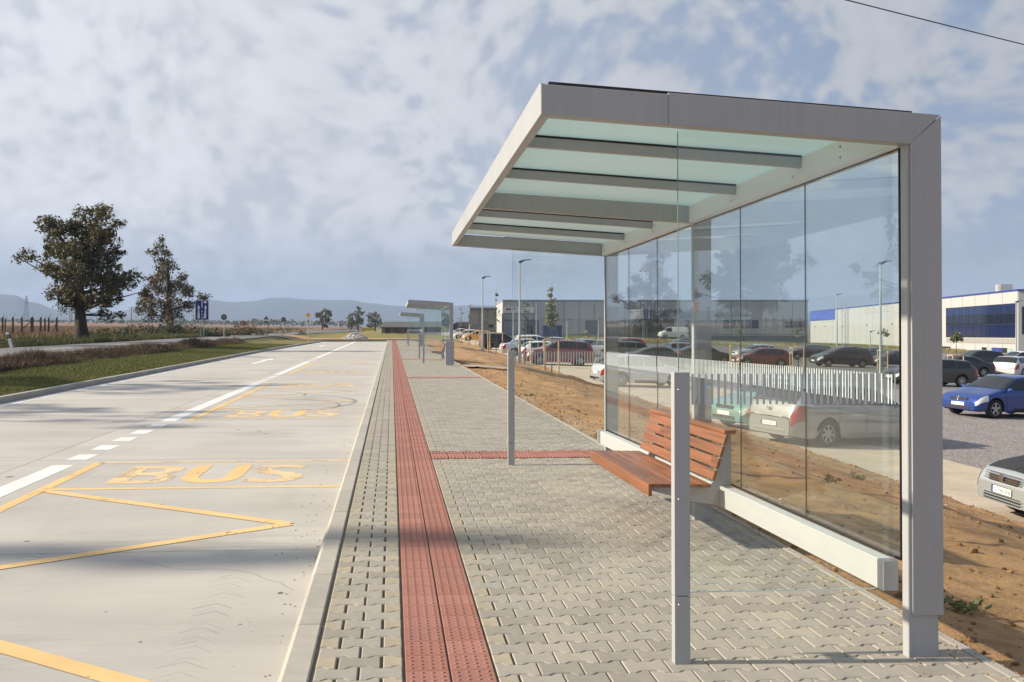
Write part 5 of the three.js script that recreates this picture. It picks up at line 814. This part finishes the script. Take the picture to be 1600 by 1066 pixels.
{ // white hall with blue parapet and blue glazed office front, one long wall facing the sun
  const d1 = 158, d2 = 315, [xa, za] = plan(1592, d1), [xb, zb] = plan(1267, d2), topA = 1.54 + 55.5 / FPX * d1, topB = 1.54 + 22 / FPX * d2;
  const len = Math.hypot(xb - xa, zb - za), turn = Math.atan2(-(zb - za), xb - xa), H = 11.2;
  const t = thing('office_hall', 'long white hall with blue roof edge and a blue glazed office front at right', 'office building', xa, topA - H, za, turn);
  t.rotateZ((topB - topA) / len);                      // the whole site falls gently away
  // local: +x runs away along the wall, the sunny face looks to +z or -z; find which
  const toCam = new THREE.Vector3(-xa, 0, -za).applyAxisAngle(new THREE.Vector3(0, 1, 0), -turn), s = Math.sign(toCam.z), dep = 60;
  const uAt = (u) => { // where along the wall a column of the photograph falls
    const k = (u - PX) / FPX, dirx = sinY + k * cosY, dirz = -cosY + k * sinY, ex = (xb - xa) / len, ez = (zb - za) / len; return (xa * dirz - za * dirx) / (ez * dirx - ex * dirz); };
  const dAt = (q) => { const x = lerp(xa, xb, q / len), z = lerp(za, zb, q / len); return x * sinY - z * cosY; };
  const yAt = (q, v) => H + ((PY - v) / FPX * dAt(q) + 1.54) - lerp(topA, topB, q / len);
  part('wall', bx(len, H + 6, dep, len / 2, H / 2 - 3, -s * dep / 2), wallWhite, t); part('roof_edge', bx(len + 0.4, 0.28, dep + 0.4, len / 2, H + 0.14, -s * dep / 2), std([0.02, 0.04, 0.22], 0.5), t);
  const face = (n, q0, q1, y0, y1, mat, o0 = 0.05, th = 0.1) => part(n, bx(Math.abs(q1 - q0), y1 - y0, th, (q0 + q1) / 2, (y0 + y1) / 2, s * o0), mat, t);
  const qb = uAt(1306), n = 26, gap = 0.14; for (let i = 0; i < n; i++) { const q0 = 0.02 + i * (len - 0.04) / n, q1 = q0 + (len - 0.04) / n; face('wall_panel', q0 + gap / 2, q1 - gap / 2, 0, q0 > qb ? H - 3.0 : H - 0.02, wallWhite, 0.05); }
  face('blue_parapet', qb + 0.1, len, H - 2.9, H - 0.05, std([0.03, 0.07, 0.42], 0.5), 0.1);
  // glazed front: frame box, mullions, panes in three rows
  const g0 = uAt(1590), g1 = uAt(1480), yt = yAt(g0, 474.5), ybm = yAt(g0, 527), rows = [yt, lerp(yt, ybm, 0.28), lerp(yt, ybm, 0.60), ybm], cols = 9;
  face('glazing_frame', g0 - 0.1, g1 + 0.1, ybm - 0.1, yt + 0.1, std([0.010, 0.014, 0.035], 0.5), 0.12, 0.1);
  const pane = [phy([0.014, 0.026, 0.085], 0.04), phy([0.008, 0.012, 0.026], 0.04), phy([0.006, 0.013, 0.06], 0.08)];
  for (let r = 0; r < 3; r++) for (let k = 0; k < cols * (r < 2 ? 2 : 1); k++) { const N = cols * (r < 2 ? 2 : 1), w = (g1 - g0) / N, a = r < 2 ? (k % 2 ? 0.62 : 1.38) : 1, q = r < 2 ? g0 + Math.floor(k / 2) * 2 * w + (k % 2 ? 1.38 * w : 0) : g0 + k * w; face('glass_pane', q + 0.09, q + w * a - 0.09, rows[r + 1] + 0.08, rows[r] - 0.08, pane[r], 0.2, 0.06); }
  face('lintel_band', uAt(1590), uAt(1480), ybm - 1.1, ybm - 0.25, std([0.30, 0.29, 0.27], 0.8), 0.14);  // darker grey band just below the glazing
  const wy0 = yAt(uAt(1560), 551), wy1 = yAt(uAt(1560), 543.5); for (let i = 0; i < 6; i++) { const a = uAt(1583 - i * 8), b = uAt(1583 - i * 8 - 7); face('window', a, b, wy0, wy1, i === 2 || i === 3 ? phy([0.02, 0.05, 0.3], 0.1) : i % 2 ? winDark : std([0.35, 0.42, 0.42], 0.4), 0.14); }
  face('doorway', uAt(1486), uAt(1472), yAt(uAt(1480), 556), yAt(uAt(1480), 541.5), winDark, 0.14);
  part('roof_unit', bx(2.2, 1.5, 2.0, uAt(1546), H + 0.9, -s * 2.5), wallWhite, t); part('roof_unit_grille', bx(1.2, 1.4, 0.05, uAt(1546) - 0.4, H + 0.9, -s * 1.47), roofGrey, t);
  { const q = uAt(1326), lad = []; for (const a of [-0.55, 0.55]) lad.push(bx(0.12, H + 2.2, 0.12, q + a, H / 2 + 1.1, s * 0.8), bx(0.08, H + 2.2, 0.08, q + a, H / 2 + 1.1, s * 1.7)); for (let i = 0; i < 30; i++) lad.push(bx(1.1, 0.05, 0.05, q, i * 0.42 + 0.4, s * 0.8)); for (let i = 1; i < 9; i++) lad.push(bx(1.2, 0.07, 0.07, q, i * 1.5, s * 1.7), bx(0.07, 0.07, 0.95, q - 0.55, i * 1.5, s * 1.25), bx(0.07, 0.07, 0.95, q + 0.55, i * 1.5, s * 1.25)); lad.push(bx(5.5, 0.1, 0.1, q - 1, H + 1.6, s * 0.3), bx(0.1, 1.5, 0.1, q - 3.6, H + 0.9, s * 0.3), bx(0.1, 1.5, 0.1, q + 1.6, H + 0.9, s * 0.3)); part('roof_ladder', lad, M.galv, t); }
  part('end_window', bx(0.1, 4.6, 9, -0.08, (yt + ybm) / 2, -s * 5), pane[1], t);
  for (const u of [1275, 1290, 1318, 1356, 1396]) { const q = uAt(u); face('wall_lamp', q - 0.3, q + 0.3, H * 0.56, H * 0.56 + 0.2, wallDark, 0.2, 0.3); }
}
{ // dark canopied building seen through the left panes
  const D = 190, [x, z] = plan(1004, D), m = D / FPX, y = carPark(x, z), W = 78 * m, top = 1.54 + 25 * m - y;
  const t = thing('canopy_building', 'dark grey flat-roofed canopy seen through the left glass panes, behind the black saloon', 'building', x, y, z, -YAW);
  part('roof', bx(W, 13 * m, 16, W / 2, top - 6.5 * m, -8), std([0.11, 0.115, 0.12], 0.7), t); part('back_wall', bx(W - 1, top - 1, 0.4, W / 2, (top - 1) / 2, -14), wallDark, t);
  for (const q of [0.06, 0.5, 0.94]) part('column', bx(0.6, top - 2, 0.6, W * q, (top - 2) / 2, -1.2), wallDark, t); part('counter', bx(W * 0.4, 2.2, 3, W * 0.7, 1.1, -7), std([0.05, 0.05, 0.055], 0.6), t);
  part('roof_edge', bx(W + 0.2, 0.2, 16.2, W / 2, top + 0.1, -8), roofGrey, t);
}
{ // white box van and white pickup parked beyond
  const [x, z] = plan(1052, 175); const v = car('van', 'white van parked before the dark canopy, behind the left panes', 'van', C.white, x, z, -1, 0, { y: carPark(x, z) + 0.9 });
  const [x2, z2] = plan(1184, 215); car('van', 'white pickup-like van before the warehouse windows, above the red hatchback', 'van', C.white, x2, z2, 1, 0, { y: carPark(x2, z2) + 0.6 });
}
{ // blue container beside the warehouse, and a dark blue one by the second shelter
  const box = (label, u, d, w, h, dep, mat, y) => { const [x, z] = plan(u, d), t = thing('shipping_container', label, 'container', x, y ?? carPark(x, z), z, -YAW); part('shell', bx(w, h, dep, 0, h / 2, 0), mat, t); const n = Math.round(w / 0.6); for (let i = 0; i < n; i++) part('rib', bx(0.16, h - 0.2, 0.08, -w / 2 + (i + 0.5) * w / n, h / 2, dep / 2 + 0.03), mat, t); part('top_rail', bx(w + 0.05, 0.14, dep + 0.05, 0, h - 0.02, 0), mat, t); return t; };
  const b = std([0.015, 0.03, 0.13], 0.55); box('dark blue container standing by the warehouse wall, behind the leafy young tree', 862, 195, 30 * 195 / FPX, 2.4, 2.4, b, carPark(27, -195));
  box('dark blue container just right of the second shelter', 708, 200, 13 * 200 / FPX, 2.0, 2.4, b, 1.54 - 11 * 200 / FPX);
}
{ // white-roofed open building behind the far shelters
  const D = 205, [x, z] = plan(594, D), m = D / FPX, W = 98 * m, y = 1.54 - 11 * m, t = thing('roofed_pavilion', 'long low building with a white roof behind the far shelters', 'building', x, y, z, -YAW), top = 9.2 * m + 11 * m - 0.5;
  part('roof', slab([[-0.2, top - 0.9], [W, top - 0.9], [W, top - 0.2], [W - 0.8, top + 0.25], [0.9, top + 0.25]], -9, 0.6), wallWhite, t); part('back_wall', bx(W, 2.0, 0.3, W / 2, 1.0, -7), std([0.32, 0.22, 0.13], 0.8), t); part('eave', bx(W, 0.25, 0.3, W / 2, top - 1.0, 0.4), doorGrey, t);
  for (let i = 0; i < 8; i++) part('post', bx(0.35, top - 1, 0.35, 0.5 + i * (W - 1) / 7, (top - 1) / 2, 0), wallDark, t);
  for (let i = 0; i < 4; i++) part('stall', bx(1.3, 1.3, 1, 1.6 + i * 3.1, 0.65, -1), [std([0.05, 0.05, 0.05], 0.7), std([0.3, 0.2, 0.1], 0.7)][i % 2], t);
}
{ // heap of broken grey stone at the end of the bay
  const r = rng(71), [x, z] = plan(557, 118), t = thing('rubble_heap', 'grey heap of rubble at the far end of the bus bay', 'rubble heap', x, -0.02, z), g = new THREE.IcosahedronGeometry(1, 0), mats = [[0.42, 0.41, 0.39], [0.30, 0.29, 0.28], [0.52, 0.50, 0.47]].map((c) => std(c, 0.95));
  part('core', new THREE.ConeGeometry(1.5, 0.85, 14, 3).translate(-0.15, 0.40, 0), std([0.25, 0.24, 0.22], 1), t);
  const by = [[], [], []]; for (let i = 0; i < 330; i++) { const a = r() * 6.283, q = Math.sqrt(r()) * 1.55, s = 0.06 + r() * 0.11, h = Math.max(0, 0.86 * (1 - q / 1.55)); by[i % 3].push(g.clone().scale(s * (0.8 + r() * 0.6), s * 0.7, s).rotateY(r() * 6).translate(q * Math.cos(a) - 0.15, h + s * 0.15, q * Math.sin(a))); }
  by.forEach((l, i) => { part('rubble_stones', l, mats[i], t).userData.kind = 'stuff'; });
  const [x2, z2] = plan(574, 190), y = 1.54 - 8 / FPX * 190, b = thing('yellow_banner', 'yellow banner on short posts behind the rubble heap', 'banner', x2, y, z2); part('cloth', bx(2.5, 0.6, 0.03, 0, 0.45, 0), std([0.62, 0.52, 0.10], 0.8), b); for (const s of [-1.2, 1.2]) part('post', cyl(0.04, 0.04, 0.8, s, 0, -0.04), M.galv, b);
  const dark = []; for (let i = 0; i < 9; i++) dark.push(bx(0.14, 0.22, 0.004, -1.0 + i * 0.25 + (r() - 0.5) * 0.05, 0.45, 0.018)); part('print', dark, std([0.2, 0.17, 0.05], 0.8), b);
}
{ // concrete posts of an old fence, each with a slanting steel arm
  const H = 1.92; const post = (label, u, d, k = 1) => { const [x, z] = plan(u, d), t = thing('fence_post', label, 'fence post', x, land(x, z), z, 0, 'old concrete fence posts before the field'); part('shaft', bx(0.15 * k, H + 0.2, 0.15, 0, H / 2 - 0.1, 0), std([0.07, 0.06, 0.052], 0.95), t); part('arm', rod([0, H - 0.02, 0], [0.24, H + 0.36, 0], 0.022), M.black, t); return t; };
  [[4, 104, 'old fence post with a steel arm, leftmost at the picture edge'], [20, 104, 'old fence post with a steel arm, right of the pale thin one'], [34, 104, 'old fence post standing over the foot of the long slanting brace'], [63.5, 106, 'old fence post just right of the thick braced one'], [70, 118, 'thinner fence post set back, third from the right end of the row'], [76, 107, 'old fence post beside the last propped one']].forEach(([u, d, L]) => post(L, u, d));
  post('thin pale fence post set back between the leftmost two', 8, 124, 0.8);
  const brace = (label, u, d, dx, k) => { const t = post(label, u, d, k); part('brace', rod([0, H * 0.8, 0], [dx, -0.05, 0.1], 0.06, 0.06, 6), std([0.07, 0.06, 0.052], 0.95), t); };
  brace('thick fence post with a long slanting brace on its left', 50, 105, -1.9, 1.9); brace('last fence post, propped by a steep brace, nearest the big tree', 88.5, 108, -0.42, 1);
}
{ // lattice pylon and line poles on the plain
  const D = 640, [x, z] = plan(41, D), y = 1.54 + 8 / FPX * D, h = (502 - 462) / FPX * D, t = thing('pylon', 'steel lattice pylon before the left hills', 'pylon', x, y, z), g = [], w = (q) => lerp(1.4, 0.35, q);
  const legs = [[-1, -1], [1, -1], [1, 1], [-1, 1]]; for (const [a, b] of legs) g.push(rod([a * w(0), 0, b * w(0)], [a * w(1) * 0.4, h, b * w(1) * 0.4], 0.09, 0.06, 4));
  for (let i = 0; i < 9; i++) { const q0 = i / 9, q1 = (i + 1) / 9; for (let k = 0; k < 4; k++) { const [a, b] = legs[k], [c, d] = legs[(k + 1) % 4]; g.push(rod([a * w(q0), h * q0, b * w(q0)], [c * w(q1), h * q1, d * w(q1)], 0.05, 0.05, 4)); } } part('lattice', g, wallDark, t); part('cross_arm', [0.72, 0.84].map((q) => bx(6.4 - q * 3, 0.16, 0.16, 0, h * q, 0)), wallDark, t);
  const pole = (label, u, d, v0, v1) => { const [px2, pz] = plan(u, d), yy = 1.54 + (PY - v1) / FPX * d, hh = (v1 - v0) / FPX * d, p2 = thing('line_pole', label, 'utility pole', px2, yy, pz, 0, 'thin poles on the plain'); part('shaft', cyl(0.22, 0.16, hh, 0, 0, 0, 8), M.oldConcrete, p2); part('cross_arm', bx(2.2, 0.16, 0.16, 0, hh * 0.94, 0), M.oldConcrete, p2); };
  pole('left of two close poles seen left of the big tree trunk', 109, 420, 477, 503.5); pole('right of two close poles seen left of the big tree trunk', 112, 424, 478, 503.5); pole('thin pole beneath the right edge of the big tree crown', 205, 420, 480, 506); pole('thin pole right of the pointed tree', 302, 500, 492, 507);
}
{ // far tree belts and scattered houses where the plain meets the hills
  const r = rng(83), belt = (name, list, d0, mat, n) => { const c = []; for (let i = 0; i < n; i++) { const k = list[Math.floor(r() * list.length)], u = lerp(k[0], k[1], r()), d = d0 + (r() - 0.5) * 60, [x, z] = plan(u, d), base = lerp(k[2], k[3], (u - k[0]) / (k[1] - k[0])), bump = 0.35 + 0.9 * Math.pow(fbm(u * 0.11, 3.3, 3), 1.5), hh = k[4] * bump; c.push([x, 1.54 + (PY - base) / FPX * d + r() * hh / FPX * d, z, 0.6 + r() * 0.8]); }
    const m = shade(new THREE.Mesh(leafCloud(r, c, 7, 1.5, 1.5), mat)); m.name = name; m.userData.kind = 'stuff'; scene.add(m); };
  belt('far_tree_belt', [[-120, 130, 501.5, 503.5, 3.5], [130, 300, 503.5, 505.5, 5], [300, 430, 505.5, 507, 7], [400, 560, 507, 509, 9], [590, 720, 512, 513, 8]], 760, LEAF.bush, 1500);
  belt('warehouse_hedge', [[905, 945, 525, 526, 8], [1090, 1160, 532, 533, 5]], 240, LEAF.mid, 120);
  const house = (label, u, d, w, base, h) => { const [x, z] = plan(u, d), t = thing('distant_house', label, 'house', x, 1.54 + (PY - base) / FPX * d, z, 0.2), W = w / FPX * d, hh = h / FPX * d; part('wall', bx(W, hh, W * 0.6, 0, hh / 2, 0), wallWhite, t); part('roof', slab([[-W / 2 - 0.3, hh], [W / 2 + 0.3, hh], [W / 2 - 1, hh + hh * 0.25], [-W / 2 + 1, hh + hh * 0.25]], -W * 0.32, W * 0.32), roofGrey, t); part('window', bx(W * 0.5, hh * 0.3, 0.1, 0, hh * 0.55, W * 0.3 + 0.05), winDark, t); };
  house('small white building far across the field, right of the lane sign', 337, 720, 5, 507.5, 4.5); house('long pale building far across the field behind the round sign', 349, 735, 14, 507.5, 3.5); house('grey boxy building on the plain, left of the tree clump', 532, 520, 7, 511, 6.5);
}
renderer.render(scene, camera);
